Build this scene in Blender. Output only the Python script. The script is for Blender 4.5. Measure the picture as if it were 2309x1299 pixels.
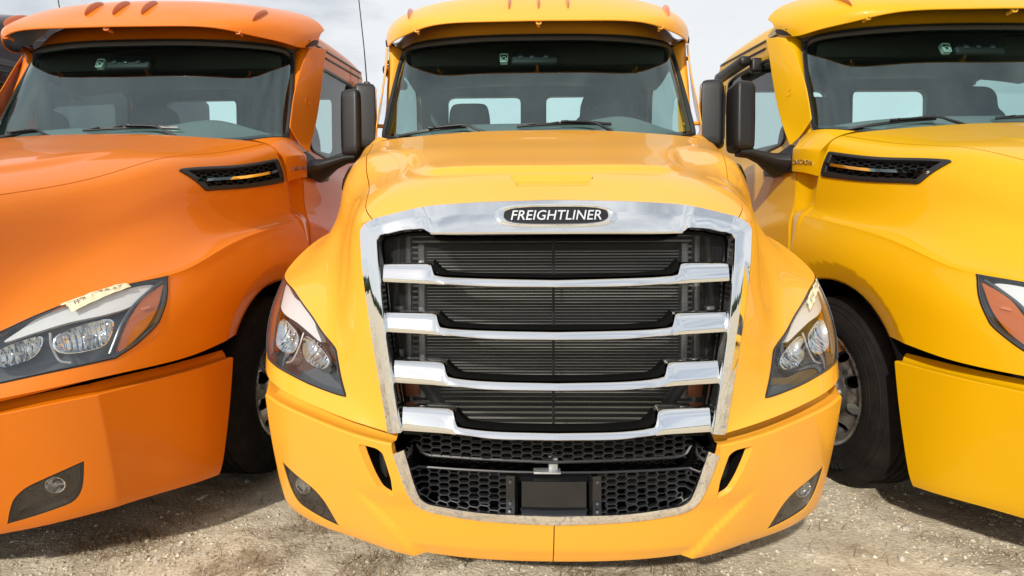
import bpy, bmesh, math, random
import numpy as np
from mathutils import Matrix, Vector
from mathutils.geometry import delaunay_2d_cdt
random.seed(7); RNG=np.random.default_rng(11)
for o in list(bpy.data.objects): bpy.data.objects.remove(o)
SC=bpy.context.scene; COL=SC.collection
# ---------------------------------------------------------------- camera
cam_d=bpy.data.cameras.new('camera'); cam=bpy.data.objects.new('camera',cam_d); COL.objects.link(cam)
cam_d.sensor_width=36; cam_d.lens=36*1159.3/2309; cam_d.clip_start=.05; cam_d.clip_end=3000
def _camrot(yaw,pitch,roll):
    R=Matrix.Rotation(yaw,3,'Z')@Matrix.Rotation(pitch,3,'X')@Matrix.Rotation(roll,3,'Y')
    c=R.to_4x4(); x,y,z=c.col[0].copy(),c.col[1].copy(),c.col[2].copy()
    m=Matrix.Identity(4); m.col[0]=x; m.col[1]=z; m.col[2]=-y; return m
cam.matrix_world=Matrix.Translation((-.0934,-1.4733,1.1212))@_camrot(math.radians(1.2697),math.radians(-1.5377),math.radians(.1416))
SC.camera=cam
SC.render.resolution_x=1024; SC.render.resolution_y=576
SC.view_settings.view_transform='Standard'; SC.view_settings.look='None'
SC.view_settings.exposure=0.02; SC.view_settings.gamma=1; SC.view_settings.use_curve_mapping=False
# ---------------------------------------------------------------- daylight
SUN_EL,SUN_AZ=math.radians(30),math.radians(24)      # azimuth measured from straight behind the viewer towards the left
sun_dir=Vector((-math.sin(SUN_AZ)*math.cos(SUN_EL),-math.cos(SUN_AZ)*math.cos(SUN_EL),math.sin(SUN_EL)))
sl=bpy.data.lights.new('sun','SUN'); sl.energy=3.7; sl.angle=math.radians(1.6); sl.color=(1,.94,.85)
sun=bpy.data.objects.new('sun',sl); COL.objects.link(sun); sun.rotation_euler=sun_dir.to_track_quat('Z','Y').to_euler(); sun.location=(-4,-6,9)
W=bpy.data.worlds.new('World'); SC.world=W; W.use_nodes=True
nt=W.node_tree; nt.nodes.clear()
def nn(t,ty,**k):
    n=t.nodes.new(ty)
    for a,b in k.items():
        if a in n.inputs: n.inputs[a].default_value=b
        else: setattr(n,a,b)
    return n
sky=nn(nt,'ShaderNodeTexSky',sky_type='NISHITA'); sky.sun_disc=False; sky.sun_elevation=SUN_EL
sky.sun_rotation=math.atan2(sun_dir.x,sun_dir.y); sky.air_density=1.0; sky.dust_density=1.2; sky.ozone_density=1.5
tc=nn(nt,'ShaderNodeTexCoord'); mp=nn(nt,'ShaderNodeMapping'); mp.inputs['Scale'].default_value=(1.6,1.6,4.2); mp.inputs['Location'].default_value=(.35,.2,.6)
nz=nn(nt,'ShaderNodeTexNoise',Scale=1.7,Detail=7.0,Roughness=.58,Distortion=.35)
rp=nn(nt,'ShaderNodeValToRGB'); rp.color_ramp.elements[0].position=.31; rp.color_ramp.elements[1].position=.55
rp.color_ramp.elements[0].color=(.5,.5,.5,1); rp.color_ramp.elements[1].color=(1,1,1,1)
nz2=nn(nt,'ShaderNodeTexNoise',Scale=3.1,Detail=6.0,Roughness=.6)
cr=nn(nt,'ShaderNodeValToRGB'); cr.color_ramp.elements[0].position=.3; cr.color_ramp.elements[1].position=.7
cr.color_ramp.elements[0].color=(8.2,8.55,8.9,1); cr.color_ramp.elements[1].color=(8.9,9.1,9.25,1)
mx=nn(nt,'ShaderNodeMix',data_type='RGBA')
bg=nn(nt,'ShaderNodeBackground',Strength=.10); ow=nn(nt,'ShaderNodeOutputWorld')
lk=nt.links.new
lk(tc.outputs['Generated'],mp.inputs['Vector']); lk(mp.outputs[0],nz.inputs['Vector']); lk(mp.outputs[0],nz2.inputs['Vector'])
sy=nn(nt,'ShaderNodeSeparateXYZ'); lk(tc.outputs['Generated'],sy.inputs[0]); my=nn(nt,'ShaderNodeMath',operation='MULTIPLY_ADD'); my.inputs[1].default_value=.13; lk(sy.outputs['Y'],my.inputs[0]); lk(nz.outputs['Fac'],my.inputs[2])
lk(my.outputs[0],rp.inputs['Fac']); lk(nz2.outputs['Fac'],cr.inputs['Fac'])
lk(rp.outputs['Color'],mx.inputs[0]); lk(sky.outputs[0],mx.inputs[6]); lk(cr.outputs['Color'],mx.inputs[7])
lk(mx.outputs[2],bg.inputs['Color']); lk(bg.outputs[0],ow.inputs[0])
# ---------------------------------------------------------------- materials
def mat(name,col,rough=.5,metal=0,coat=0,spec=.5,bump=None,var=None,alpha=1,trans=0,ior=1.5,emit=None,coat_rough=.03):
    m=bpy.data.materials.new(name); m.use_nodes=True; t=m.node_tree; b=t.nodes['Principled BSDF']
    b.inputs['Base Color'].default_value=(*col,1); b.inputs['Roughness'].default_value=rough; b.inputs['Metallic'].default_value=metal
    b.inputs['Coat Weight'].default_value=coat; b.inputs['Coat Roughness'].default_value=coat_rough; b.inputs['Specular IOR Level'].default_value=spec
    b.inputs['IOR'].default_value=ior; b.inputs['Coat IOR'].default_value=1.38; b.inputs['Transmission Weight'].default_value=trans
    tcn=nn(t,'ShaderNodeTexCoord')
    if var:   # (scale, amount, second colour)
        n=nn(t,'ShaderNodeTexNoise',Scale=var[0],Detail=6.0,Roughness=.62); x=nn(t,'ShaderNodeMix',data_type='RGBA')
        r=nn(t,'ShaderNodeMapRange'); r.inputs[1].default_value=.38; r.inputs[2].default_value=.68; r.inputs[4].default_value=var[1]
        t.links.new(tcn.outputs['Object'],n.inputs['Vector']); t.links.new(n.outputs['Fac'],r.inputs[0]); t.links.new(r.outputs[0],x.inputs[0])
        x.inputs[6].default_value=(*col,1); x.inputs[7].default_value=(*var[2],1); t.links.new(x.outputs[2],b.inputs['Base Color'])
        if len(var)>3:
            rr=nn(t,'ShaderNodeMapRange'); rr.inputs[3].default_value=rough; rr.inputs[4].default_value=var[3]; rr.inputs[1].default_value=0; rr.inputs[2].default_value=var[1]
            t.links.new(r.outputs[0],rr.inputs[0]); t.links.new(rr.outputs[0],b.inputs['Roughness'])
    if bump:  # (scale, strength, distance)
        n=nn(t,'ShaderNodeTexNoise',Scale=bump[0],Detail=4.0); bp=nn(t,'ShaderNodeBump',Strength=bump[1],Distance=bump[2])
        t.links.new(tcn.outputs['Object'],n.inputs['Vector']); t.links.new(n.outputs['Fac'],bp.inputs['Height']); t.links.new(bp.outputs[0],b.inputs['Normal'])
    return m
def glass(name,tint,f0=.07,rough=0.0,gloss=(1,1,1)):
    m=bpy.data.materials.new(name); m.use_nodes=True; t=m.node_tree; t.nodes.clear()
    g=nn(t,'ShaderNodeNewGeometry'); d=nn(t,'ShaderNodeVectorMath',operation='DOT_PRODUCT'); a=nn(t,'ShaderNodeMath',operation='ABSOLUTE')
    s=nn(t,'ShaderNodeMath',operation='SUBTRACT'); s.inputs[0].default_value=1; p=nn(t,'ShaderNodeMath',operation='POWER'); p.inputs[1].default_value=5
    r=nn(t,'ShaderNodeMapRange'); r.inputs[3].default_value=f0; r.inputs[4].default_value=1
    tr=nn(t,'ShaderNodeBsdfTransparent'); tr.inputs[0].default_value=(*tint,1); gl=nn(t,'ShaderNodeBsdfGlossy'); gl.inputs['Roughness'].default_value=rough; gl.inputs['Color'].default_value=(*gloss,1)
    x=nn(t,'ShaderNodeMixShader'); o=nn(t,'ShaderNodeOutputMaterial'); L=t.links.new
    L(g.outputs['Normal'],d.inputs[0]); L(g.outputs['Incoming'],d.inputs[1]); L(d.outputs['Value'],a.inputs[0]); L(a.outputs[0],s.inputs[1]); L(s.outputs[0],p.inputs[0]); L(p.outputs[0],r.inputs[0])
    L(r.outputs[0],x.inputs[0]); L(tr.outputs[0],x.inputs[1]); L(gl.outputs[0],x.inputs[2]); L(x.outputs[0],o.inputs[0])
    return m
def paint(name,col):
    return mat(name,col,.42,0,.58,.25,bump=(900,.010,.0004),var=(3.0,.10,tuple(c*.93 for c in col)),coat_rough=.02)
def dusty_chrome():
    m=mat('dusty_chrome',(.86,.87,.88),.03,1); t=m.node_tree; b=t.nodes['Principled BSDF']; L=t.links.new
    tcn=nn(t,'ShaderNodeTexCoord'); sp=nn(t,'ShaderNodeSeparateXYZ'); L(tcn.outputs['Object'],sp.inputs[0])
    r=nn(t,'ShaderNodeMapRange'); r.inputs[1].default_value=1.0; r.inputs[2].default_value=.62; L(sp.outputs['Z'],r.inputs[0])
    n=nn(t,'ShaderNodeTexNoise',Scale=48.0,Detail=7.0,Roughness=.68); L(tcn.outputs['Object'],n.inputs['Vector'])
    q=nn(t,'ShaderNodeMapRange'); q.inputs[1].default_value=.53; q.inputs[2].default_value=.60; L(n.outputs['Fac'],q.inputs[0])
    a=nn(t,'ShaderNodeMath',operation='MULTIPLY'); L(r.outputs[0],a.inputs[0]); L(q.outputs[0],a.inputs[1])
    a2=nn(t,'ShaderNodeMath',operation='MULTIPLY'); a2.inputs[1].default_value=.7
    gg=nn(t,'ShaderNodeNewGeometry'); vt=nn(t,'ShaderNodeVectorTransform',vector_type='NORMAL',convert_from='WORLD',convert_to='OBJECT'); L(gg.outputs['Normal'],vt.inputs[0]); s2=nn(t,'ShaderNodeSeparateXYZ'); L(vt.outputs[0],s2.inputs[0])
    fr=nn(t,'ShaderNodeMapRange'); fr.inputs[1].default_value=-.35; fr.inputs[2].default_value=-.75; L(s2.outputs['Y'],fr.inputs[0]); fm=nn(t,'ShaderNodeMath',operation='MULTIPLY'); L(fr.outputs[0],fm.inputs[0]); L(a.outputs[0],fm.inputs[1]); L(fm.outputs[0],a2.inputs[0])
    x=nn(t,'ShaderNodeMix',data_type='RGBA'); x.inputs[6].default_value=(.86,.87,.88,1); x.inputs[7].default_value=(.20,.16,.125,1); L(a2.outputs[0],x.inputs[0]); L(x.outputs[2],b.inputs['Base Color'])
    f=nn(t,'ShaderNodeMapRange'); f.inputs[3].default_value=.03; f.inputs[4].default_value=.6; L(a2.outputs[0],f.inputs[0]); L(f.outputs[0],b.inputs['Roughness'])
    v=nn(t,'ShaderNodeMapRange'); v.inputs[3].default_value=1; v.inputs[4].default_value=.25; L(a2.outputs[0],v.inputs[0]); L(v.outputs[0],b.inputs['Metallic'])
    return m
M=dict(
 amber_yellow=paint('amber_yellow_paint',(.85,.39,.035)), orange=paint('orange_paint',(.69,.172,.001)), lemon=paint('lemon_yellow_paint',(.67,.365,.0002)), maroon=paint('dark_maroon_paint',(.020,.008,.012)),
 chrome=mat('chrome',(.86,.87,.88),.045,1), chrome_dusty=dusty_chrome(),
 black=mat('black_plastic',(.011,.011,.012),.46,bump=(700,.25,.0008)), gloss_black=mat('gloss_black',(.008,.008,.009),.12,0,.6), rubber=mat('rubber_seal',(.014,.014,.015),.36),
 grille_black=mat('grille_black',(.016,.016,.018),.38,bump=(300,.1,.001)), dark=mat('dark_cavity',(.005,.005,.005),.9,spec=.05), tyre=mat('tyre_rubber',(.0075,.007,.0068),.85,spec=.2,bump=(180,.25,.002),var=(9,.8,(.022,.018,.015))),
 alu=mat('polished_aluminium',(.72,.72,.71),.24,1,var=(25,.3,(.5,.48,.45),.4)), steel=mat('dull_metal',(.50,.51,.52),.42,.6,var=(30,.5,(.28,.27,.26))), fin=mat('condenser_fins',(.018,.018,.019),.5,.2,bump=(900,.5,.002)), tube=mat('condenser_tubes',(.46,.47,.45),.36,.6),
 windscreen=glass('windscreen_glass',(.70,.90,.875),.125,gloss=(.82,.98,.97)), window=glass('window_glass',(.50,.62,.61),.08), back_glass=glass('rear_window_glass',(.86,.98,.98),.05), lens=glass('clear_lens',(.95,.96,.96),.085), fog_lens=glass('smoked_lens',(.68,.68,.67),.08),
 amber=mat('amber_lens',(.42,.095,.002),.3,0,0), marker=mat('marker_lens',(.55,.15,.04),.15,0,.5), housing=mat('lamp_housing',(.085,.095,.105),.3,.4), whitestrip=mat('light_guide',(.64,.66,.68),.35,0,.3), reflector=mat('reflector',(.74,.76,.78),.06,1),
 interior=mat('cab_trim',(.135,.145,.145),.8,bump=(300,.2,.001)), interior_light=mat('cab_lining',(.22,.23,.23),.85), seat=mat('seat_fabric',(.045,.046,.05),.9,bump=(500,.3,.001)), console=mat('overhead_console',(.010,.010,.011),.6), teal=mat('sensor_cover',(.42,.56,.52),.4), letter_dim=mat('stitched_letters',(.085,.085,.09),.7),
 white_letter=mat('badge_letters',(.68,.70,.72),.22,.35), tape=mat('masking_tape',(.80,.74,.52),.7,bump=(60,.5,.003),var=(30,.5,(.72,.65,.44))), ink=mat('pen_ink',(.03,.03,.05),.6), wire=mat('steel_wire',(.05,.05,.05),.5), mirror=mat('mirror_glass',(.85,.87,.9),.01,1), bolt=mat('bolt_metal',(.12,.12,.12),.4,.7))
# black wire screen: a woven net, open between its wires
def screen_mat():
    m=bpy.data.materials.new('wire_screen'); m.use_nodes=True; t=m.node_tree; t.nodes.clear(); L=t.links.new
    tr=nn(t,'ShaderNodeBsdfTransparent'); d=nn(t,'ShaderNodeBsdfPrincipled'); d.inputs['Base Color'].default_value=(.01,.01,.01,1); d.inputs['Roughness'].default_value=.45
    x=nn(t,'ShaderNodeMixShader'); o=nn(t,'ShaderNodeOutputMaterial'); tc=nn(t,'ShaderNodeTexCoord'); sp=nn(t,'ShaderNodeSeparateXYZ'); L(tc.outputs['Object'],sp.inputs[0])
    fr=[]
    for a in ('X','Z'):
        q=nn(t,'ShaderNodeMath',operation='MULTIPLY'); q.inputs[1].default_value=1/.0042; f=nn(t,'ShaderNodeMath',operation='FRACT'); g=nn(t,'ShaderNodeMath',operation='LESS_THAN'); g.inputs[1].default_value=.19
        L(sp.outputs[a],q.inputs[0]); L(q.outputs[0],f.inputs[0]); L(f.outputs[0],g.inputs[0]); fr.append(g)
    mxm=nn(t,'ShaderNodeMath',operation='MAXIMUM'); L(fr[0].outputs[0],mxm.inputs[0]); L(fr[1].outputs[0],mxm.inputs[1]); L(mxm.outputs[0],x.inputs[0]); L(tr.outputs[0],x.inputs[1]); L(d.outputs[0],x.inputs[2]); L(x.outputs[0],o.inputs[0])
    return m
M['screen']=screen_mat()
# ---------------------------------------------------------------- smooth surfaces
def _spl(n):
    A=np.zeros((n,n));B=np.zeros((n,n));A[0,0]=A[-1,-1]=1
    for i in range(1,n-1):
        A[i,i-1],A[i,i],A[i,i+1]=1,4,1
        B[i,i-1],B[i,i],B[i,i+1]=6,-12,6
    return np.linalg.solve(A,B)
def _wts(u,M):
    n=M.shape[0]
    i=np.clip(np.floor(u).astype(int),0,n-2); b=u-i; a=1-b
    W=((a**3-a)/6)[:,None]*M[i]+((b**3-b)/6)[:,None]*M[i+1]
    r=np.arange(len(u)); W[r,i]+=a; W[r,i+1]+=b
    return W
class Surf:
    """C2 spline sheet through a net of points P[s][t]; mirror=True continues it evenly across x=0 at t=0"""
    def __init__(self,P,mirror=True,disp=None):
        P=np.array(P,float)
        self.off=0
        if mirror:
            L=P[:,:0:-1].copy(); L[...,0]*=-1
            P=np.concatenate([L,P],1); self.off=L.shape[1]
        self.P=P; self.Ms=_spl(P.shape[0]); self.Mt=_spl(P.shape[1]); self.disp=disp
    def raw(self,st):
        st=np.asarray(st,float)
        Ws=_wts(st[:,0],self.Ms); Wt=_wts(st[:,1]+self.off,self.Mt)
        return np.einsum('nj,njk->nk',Wt,np.einsum('ni,ijk->njk',Ws,self.P))
    def ev(self,st):
        p=self.raw(st)
        return self.disp(p) if self.disp is not None else p
    def nrm(self,st,e=2e-3,f=None):
        f=f or self.ev; st=np.asarray(st,float)
        ds=f(st+[e,0])-f(st-[e,0]); dt=f(st+[0,e])-f(st-[0,e])
        n=np.cross(ds,dt); n/=np.linalg.norm(n,axis=1)[:,None]+1e-12
        return n
    def inv(self,pts,srange=None,trange=None):
        pts=np.atleast_2d(np.asarray(pts,float))
        ns,nt=self.P.shape[0]-1,self.P.shape[1]-1-self.off
        srange=srange or (0,ns); trange=trange or (0,nt)
        S,T=np.meshgrid(np.linspace(*srange,90),np.linspace(*trange,160),indexing='ij')
        g=np.stack([S.ravel(),T.ravel()],1); G=self.raw(g)
        out=[]
        for p in pts:
            q=g[((G-p)**2).sum(1).argmin()].copy()
            for _ in range(12):
                e=1e-3
                P0=self.raw(q[None])[0]
                J=np.stack([(self.raw(q[None]+[[e,0]])[0]-P0)/e,(self.raw(q[None]+[[0,e]])[0]-P0)/e],1)
                d=np.linalg.lstsq(J,p-P0,rcond=None)[0]
                q=q+np.clip(d,-.3,.3)
                q[0]=np.clip(q[0],srange[0],srange[1]);q[1]=np.clip(q[1],trange[0],trange[1])
            out.append(q)
        return np.array(out)
def sstep(a,b,x):
    t=np.clip((x-a)/(b-a),0,1); return t*t*t*(t*(6*t-15)+10)
ARCH=(1.425,.5,.592)
HOOD=[
 [(0,.05,1.337),(.2,.055,1.333),(.40,.07,1.322),(.552,.090,1.288),(.594,.103,1.256),(.580,.086,1.126),(.567,.076,1.04),(.556,.066,.964),(.541,.056,.88),(.524,.05,.796),(.511,.045,.72),(.499,.04,.652)],
 [(0,.140,1.392),(.25,.143,1.388),(.46,.152,1.370),(.598,.172,1.333),(.648,.185,1.27),(.658,.18,1.14),(.666,.17,1.03),(.675,.16,.94),(.682,.152,.875),(.680,.14,.805),(.672,.12,.74),(.662,.085,.688)],
 [(0,.262,1.462),(.27,.266,1.458),(.49,.280,1.438),(.632,.305,1.394),(.693,.325,1.322),(.717,.33,1.22),(.740,.32,1.12),(.785,.31,1.035),(.845,.305,.985),(.882,.292,.905),(.902,.278,.82),(.908,.236,.733)],
 [(0,.49,1.545),(.29,.492,1.541),(.53,.505,1.518),(.692,.52,1.470),(.760,.54,1.40),(.788,.53,1.30),(.822,.515,1.205),(.905,.50,1.13),(.992,.483,1.083),(1.030,.455,.985),(1.052,.435,.88),(1.062,.43,.762)],
 [(0,.74,1.640),(.31,.74,1.635),(.58,.738,1.612),(.765,.73,1.567),(.830,.72,1.50),(.862,.71,1.40),(.888,.695,1.30),(.985,.685,1.192),(1.092,.68,1.138),(1.132,.68,1.04),(1.150,.67,.93),(1.158,.66,.79)],
 [(0,.97,1.737),(.33,.97,1.733),(.62,.96,1.712),(.83,.95,1.677),(.903,.94,1.615),(.940,.94,1.53),(.965,.94,1.41),(1.03,.94,1.292),(1.113,.95,1.25),(1.160,.95,1.14),(1.185,.94,1.0),(1.198,.93,.84)],
 [(0,1.20,1.832),(.35,1.21,1.828),(.66,1.22,1.808),(.905,1.24,1.768),(.985,1.25,1.70),(1.020,1.26,1.61),(1.035,1.27,1.48),(1.072,1.28,1.377),(1.120,1.28,1.352),(1.170,1.28,1.25),(1.195,1.28,1.1),(1.200,1.28,.84)],
 [(0,1.46,1.935),(.36,1.47,1.932),(.69,1.50,1.918),(.982,1.575,1.898),(1.06,1.60,1.82),(1.080,1.63,1.72),(1.086,1.66,1.56),(1.095,1.68,1.495),(1.120,1.71,1.463),(1.165,1.72,1.36),(1.195,1.72,1.2),(1.200,1.72,.84)],
]
# sharpen the fender crease: two knots close together instead of one
def _crease(row):
    a=[np.array(p,float) for p in row]; c=a[8]
    pre=c+.10*(a[7]-c); post=c+.10*(a[9]-c)
    return a[:8]+[pre,post]+a[9:]
HOOD=[_crease(r) for r in HOOD]
def hood_disp(p):
    p=p.copy(); x=np.abs(p[:,0]); y=p[:,1]; z=p[:,2]
    top=sstep(1.3,1.42,z)
    xb=np.interp(y,[.24,.32,.45,.9,1.3],[.42,.45,.52,.63,.66])
    yf=.245+.075*(x/.46)**2
    m=sstep(0,.040,y-yf)*sstep(0,.075,xb-x)*(1-sstep(.62,1.15,y))*top
    p[:,2]+=.020*m
    xr=np.interp(y,[.146,.232],[.112,.136])
    m=sstep(0,.008,y-.146)*sstep(0,.008,.232-y)*sstep(0,.009,xr-x)*top
    p[:,2]-=(.003+.019*np.clip((y-.146)/.086,0,1))*m
    r=np.hypot(y-ARCH[0],z-ARCH[1])
    m=np.clip((.685-r)/.093,0,1)*sstep(1.1,1.15,x)*(z<1.3)
    p[:,0]-=np.sign(p[:,0])*.030*m
    return p
SH=Surf(HOOD,True,hood_disp)
_bt=[(0,.018,.60),(.25,.022,.605),(.48,.05,.618),(.66,.10,.645),(.80,.168,.670),(.92,.241,.690),(1.003,.318,.701),(1.022,.348,.704),(1.066,.452,.714),(1.12,.58,.724),(1.158,.72,.735),(1.188,.875,.748)]
_bb=[(0,.14,.187),(.25,.15,.189),(.48,.19,.198),(.655,.262,.208),(.79,.32,.217),(.90,.378,.229),(.976,.436,.236),(.996,.468,.237),(1.050,.552,.237),(1.10,.63,.235),(1.14,.71,.231),(1.165,.79,.227)]
def _bump():
    a,b=np.array(_bb,float),np.array(_bt,float)
    d=np.gradient(b,axis=0); n=np.stack([d[:,1],-d[:,0]],1); n/=np.linalg.norm(n,axis=1)[:,None]
    b[:,2]-=.012; rows=[]
    for u,o in ((0,0),(.12,.012),(.4,.014),(.7,.010),(1,0)):
        r=a+(b-a)*u; r[:,:2]+=n*o; rows.append(r)
    return rows
def bump_disp(p):
    p=p.copy(); x=np.abs(p[:,0]); z=p[:,2]
    xb=np.interp(z,[.19,.30,.45],[.455,.53,.68])
    m=sstep(0,.045,xb-x)*(1-sstep(.36,.47,z))
    p[:,1]+=.012*m; p[:,2]+=.014*sstep(0,.05,xb-x)*(1-sstep(.20,.27,z))
    return p
SB=Surf(_bump(),True,bump_disp)
WS=[[(0,1.55,1.88),(.38,1.575,1.88),(.70,1.645,1.90),(.90,1.735,1.945),(1.0,1.84,1.98)],
    [(0,1.69,2.26),(.37,1.715,2.265),(.685,1.785,2.28),(.875,1.875,2.31),(.965,1.985,2.33)],
    [(0,1.84,2.64),(.35,1.86,2.645),(.65,1.93,2.655),(.835,2.02,2.665),(.92,2.12,2.665)]]
SW=Surf(WS,True)
VIS=[[(0,1.60,2.622),(.3,1.613,2.626),(.6,1.66,2.636),(.8,1.755,2.628),(.94,1.90,2.645),(1.01,2.04,2.668),(1.05,2.2,2.755)],
 [(0,1.66,2.705),(.3,1.67,2.708),(.6,1.71,2.715),(.81,1.785,2.722),(.955,1.95,2.755),(1.03,2.09,2.768),(1.058,2.22,2.812)],
 [(0,1.86,2.900),(.3,1.872,2.900),(.6,1.92,2.898),(.82,2.00,2.890),(.965,2.105,2.880),(1.035,2.2,2.868),(1.06,2.255,2.865)],
 [(0,2.20,3.055),(.3,2.21,3.055),(.6,2.24,3.05),(.82,2.27,3.03),(.965,2.295,2.99),(1.035,2.30,2.94),(1.06,2.30,2.905)]]
SV=Surf(VIS,True)
# ---------------------------------------------------------------- mesh helpers
def mesh_of(name,V,F,N=None,sharp=None,smooth=True):
    me=bpy.data.meshes.new(name); me.from_pydata(np.asarray(V,float).tolist(),[],[list(map(int,f)) for f in F]); me.update()
    if smooth: me.shade_smooth()
    if N is not None: me.normals_split_custom_set_from_vertices(np.asarray(N,float).tolist())
    elif sharp: me.set_sharp_from_angle(angle=math.radians(sharp))
    return me
def obj(name,mesh,material,parent=None,loc=None):
    o=bpy.data.objects.new(name,mesh); COL.objects.link(o)
    if not mesh.materials: mesh.materials.append(material)
    if parent: o.parent=parent
    if loc is not None: o.location=loc
    return o
class G:
    """collects shapes into one mesh"""
    def __init__(s): s.V=[];s.F=[];s.N=[]
    def add(s,V,F,N=None):
        k=sum(len(v) for v in s.V); V=np.asarray(V,float)
        if N is not None:
            N=np.asarray(N,float); fx=[]
            for f in F:
                a,b,c=V[f[0]],V[f[1]],V[f[2]]; n=N[f[0]]+N[f[1]]+N[f[2]]; u=b-a; v=c-a
                d=(u[1]*v[2]-u[2]*v[1])*n[0]+(u[2]*v[0]-u[0]*v[2])*n[1]+(u[0]*v[1]-u[1]*v[0])*n[2]
                fx.append(f if d>=0 else f[::-1])
            F=fx
        s.V.append(V); s.F+= [[i+k for i in f] for f in F]; s.N.append(N)
        return s
    def mir(s):
        g=G(); V=np.concatenate(s.V)*[-1,1,1]; g.V=[V]; g.F=[f[::-1] for f in s.F]
        if s.N and all(n is not None for n in s.N): g.N=[np.concatenate(s.N)*[-1,1,1]]
        else: g.N=[None]
        return g
    def both(s):
        m=s.mir(); return G().add(np.concatenate(s.V),s.F,None if any(n is None for n in s.N) else np.concatenate(s.N)).add(m.V[0],m.F,m.N[0])
    def mesh(s,name,sharp=35,smooth=True):
        N=None if any(n is None for n in s.N) else np.concatenate(s.N)
        return mesh_of(name,np.concatenate(s.V),s.F,N,sharp,smooth)
    def out(s,name,material,parent,sharp=35,smooth=True): return obj(name,s.mesh(name,sharp,smooth),material,parent)
def gridf(n,m,closed_m=False,flip=False):
    F=[]
    for i in range(n-1):
        for j in range(m if closed_m else m-1):
            k=(j+1)%m; f=[i*m+j,(i+1)*m+j,(i+1)*m+k,i*m+k]; F.append(f[::-1] if flip else f)
    return F
def loft(rows,closed=False,flip=False):
    rows=[np.asarray(r,float) for r in rows]; return np.concatenate(rows),gridf(len(rows),len(rows[0]),closed,flip)
def cat(pts,n,closed=False):
    """smooth curve through pts resampled to n points"""
    P=np.asarray(pts,float)
    if closed: P=np.concatenate([P[-1:],P,P[:2]])
    else: P=np.concatenate([2*P[:1]-P[1:2],P,2*P[-1:]-P[-2:-1]])
    m=len(P)-3; u=np.linspace(0,m,n,endpoint=not closed); i=np.minimum(u.astype(int),m-1); f=(u-i)[:,None]
    a,b,c,d=P[i],P[i+1],P[i+2],P[i+3]
    return .5*((2*b)+(-a+c)*f+(2*a-5*b+4*c-d)*f**2+(-a+3*b-3*c+d)*f**3)
def poly(pts,n,closed=False):
    P=np.asarray(pts,float)
    if closed: P=np.concatenate([P,P[:1]])
    d=np.r_[0,np.cumsum(np.linalg.norm(np.diff(P,axis=0),axis=1))]
    u=np.linspace(0,d[-1],n,endpoint=not closed); return np.stack([np.interp(u,d,P[:,k]) for k in range(P.shape[1])],1)
def roundpoly(pts,r,seg=5,metric=(1,1)):
    P=np.asarray(pts,float)*metric; n=len(P); out=[]
    for i in range(n):
        a,b,c=P[i-1],P[i],P[(i+1)%n]; u=a-b; v=c-b; lu,lv=np.linalg.norm(u),np.linalg.norm(v)
        rr=r[i] if hasattr(r,'__len__') else r; k=min(rr,lu*.45,lv*.45)
        if k<1e-6: out.append(b); continue
        p,q=b+u/lu*k,b+v/lv*k
        for f in np.linspace(0,1,seg): out.append((1-f)**2*p+2*f*(1-f)*b+f*f*q)
    return np.array(out)/metric
def frames(P,closed):
    T=np.roll(P,-1,0)-np.roll(P,1,0)
    if not closed: T[0]=P[1]-P[0]; T[-1]=P[-1]-P[-2]
    T/=np.linalg.norm(T,axis=1)[:,None]+1e-12
    n=np.cross(T[0],[0,0,1]); 
    if np.linalg.norm(n)<.1: n=np.cross(T[0],[1,0,0])
    U=[]
    for t in T:
        n=n-t*(n@t); n/=np.linalg.norm(n); U.append(n.copy())
    U=np.array(U); return T,U,np.cross(T,U)
def tube(P,r,n=8,closed=False,caps=True):
    P=np.asarray(P,float); T,U,B=frames(P,closed); r=np.broadcast_to(np.asarray(r,float),(len(P),))
    a=np.linspace(0,2*math.pi,n,endpoint=False)
    R=[P[i]+r[i]*(np.cos(a)[:,None]*U[i]+np.sin(a)[:,None]*B[i]) for i in range(len(P))]
    if closed: R.append(R[0])
    V,F=loft(R,True)
    if caps and not closed: F=F+[list(range(n))[::-1],[len(V)-n+k for k in range(n)]]
    return V,F
def box(c,s,b=.004,seg=2,rot=None):
    bm=bmesh.new(); bmesh.ops.create_cube(bm,size=1); bmesh.ops.scale(bm,vec=s,verts=bm.verts)
    if b: bmesh.ops.bevel(bm,geom=bm.edges[:],offset=b,segments=seg,affect='EDGES',profile=.5)
    V=np.array([v.co for v in bm.verts]); F=[[v.index for v in f.verts] for f in bm.faces]; bm.free()
    if rot is not None: V=V@np.array(rot.to_matrix() if hasattr(rot,'to_matrix') else rot).T
    return V+np.asarray(c,float),F
def bar(p,q,w,h,up=(0,0,1)):
    p,q=np.asarray(p,float),np.asarray(q,float); t=(q-p)/np.linalg.norm(q-p); s=np.cross(t,up); s/=np.linalg.norm(s); u=np.cross(s,t)
    V=[e+a*s*w/2+b*u*h/2 for e in (p,q) for a,b in ((-1,-1),(1,-1),(1,1),(-1,1))]
    return V,[[0,1,2,3][::-1],[4,5,6,7],[0,1,5,4],[1,2,6,5],[2,3,7,6],[3,0,4,7]]
def lathe(prof,n,c=(0,0,0)):
    """profile (radius, offset along x); turns about the x axis"""
    a=np.linspace(0,2*math.pi,n,endpoint=False)
    R=[np.stack([np.full(n,x),r*np.cos(a),r*np.sin(a)],1)+np.asarray(c,float) for r,x in prof]
    return loft(R,True)
def inside(p,loop):
    x,y=p[:,0],p[:,1]; r=np.zeros(len(p),bool); q=np.roll(loop,-1,0)
    for (x0,y0),(x1,y1) in zip(loop,q):
        if y0==y1: continue
        c=((y0>y)!=(y1>y)); r^=c&(x<(x1-x0)*(y-y0)/(y1-y0)+x0)
    return r
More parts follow.
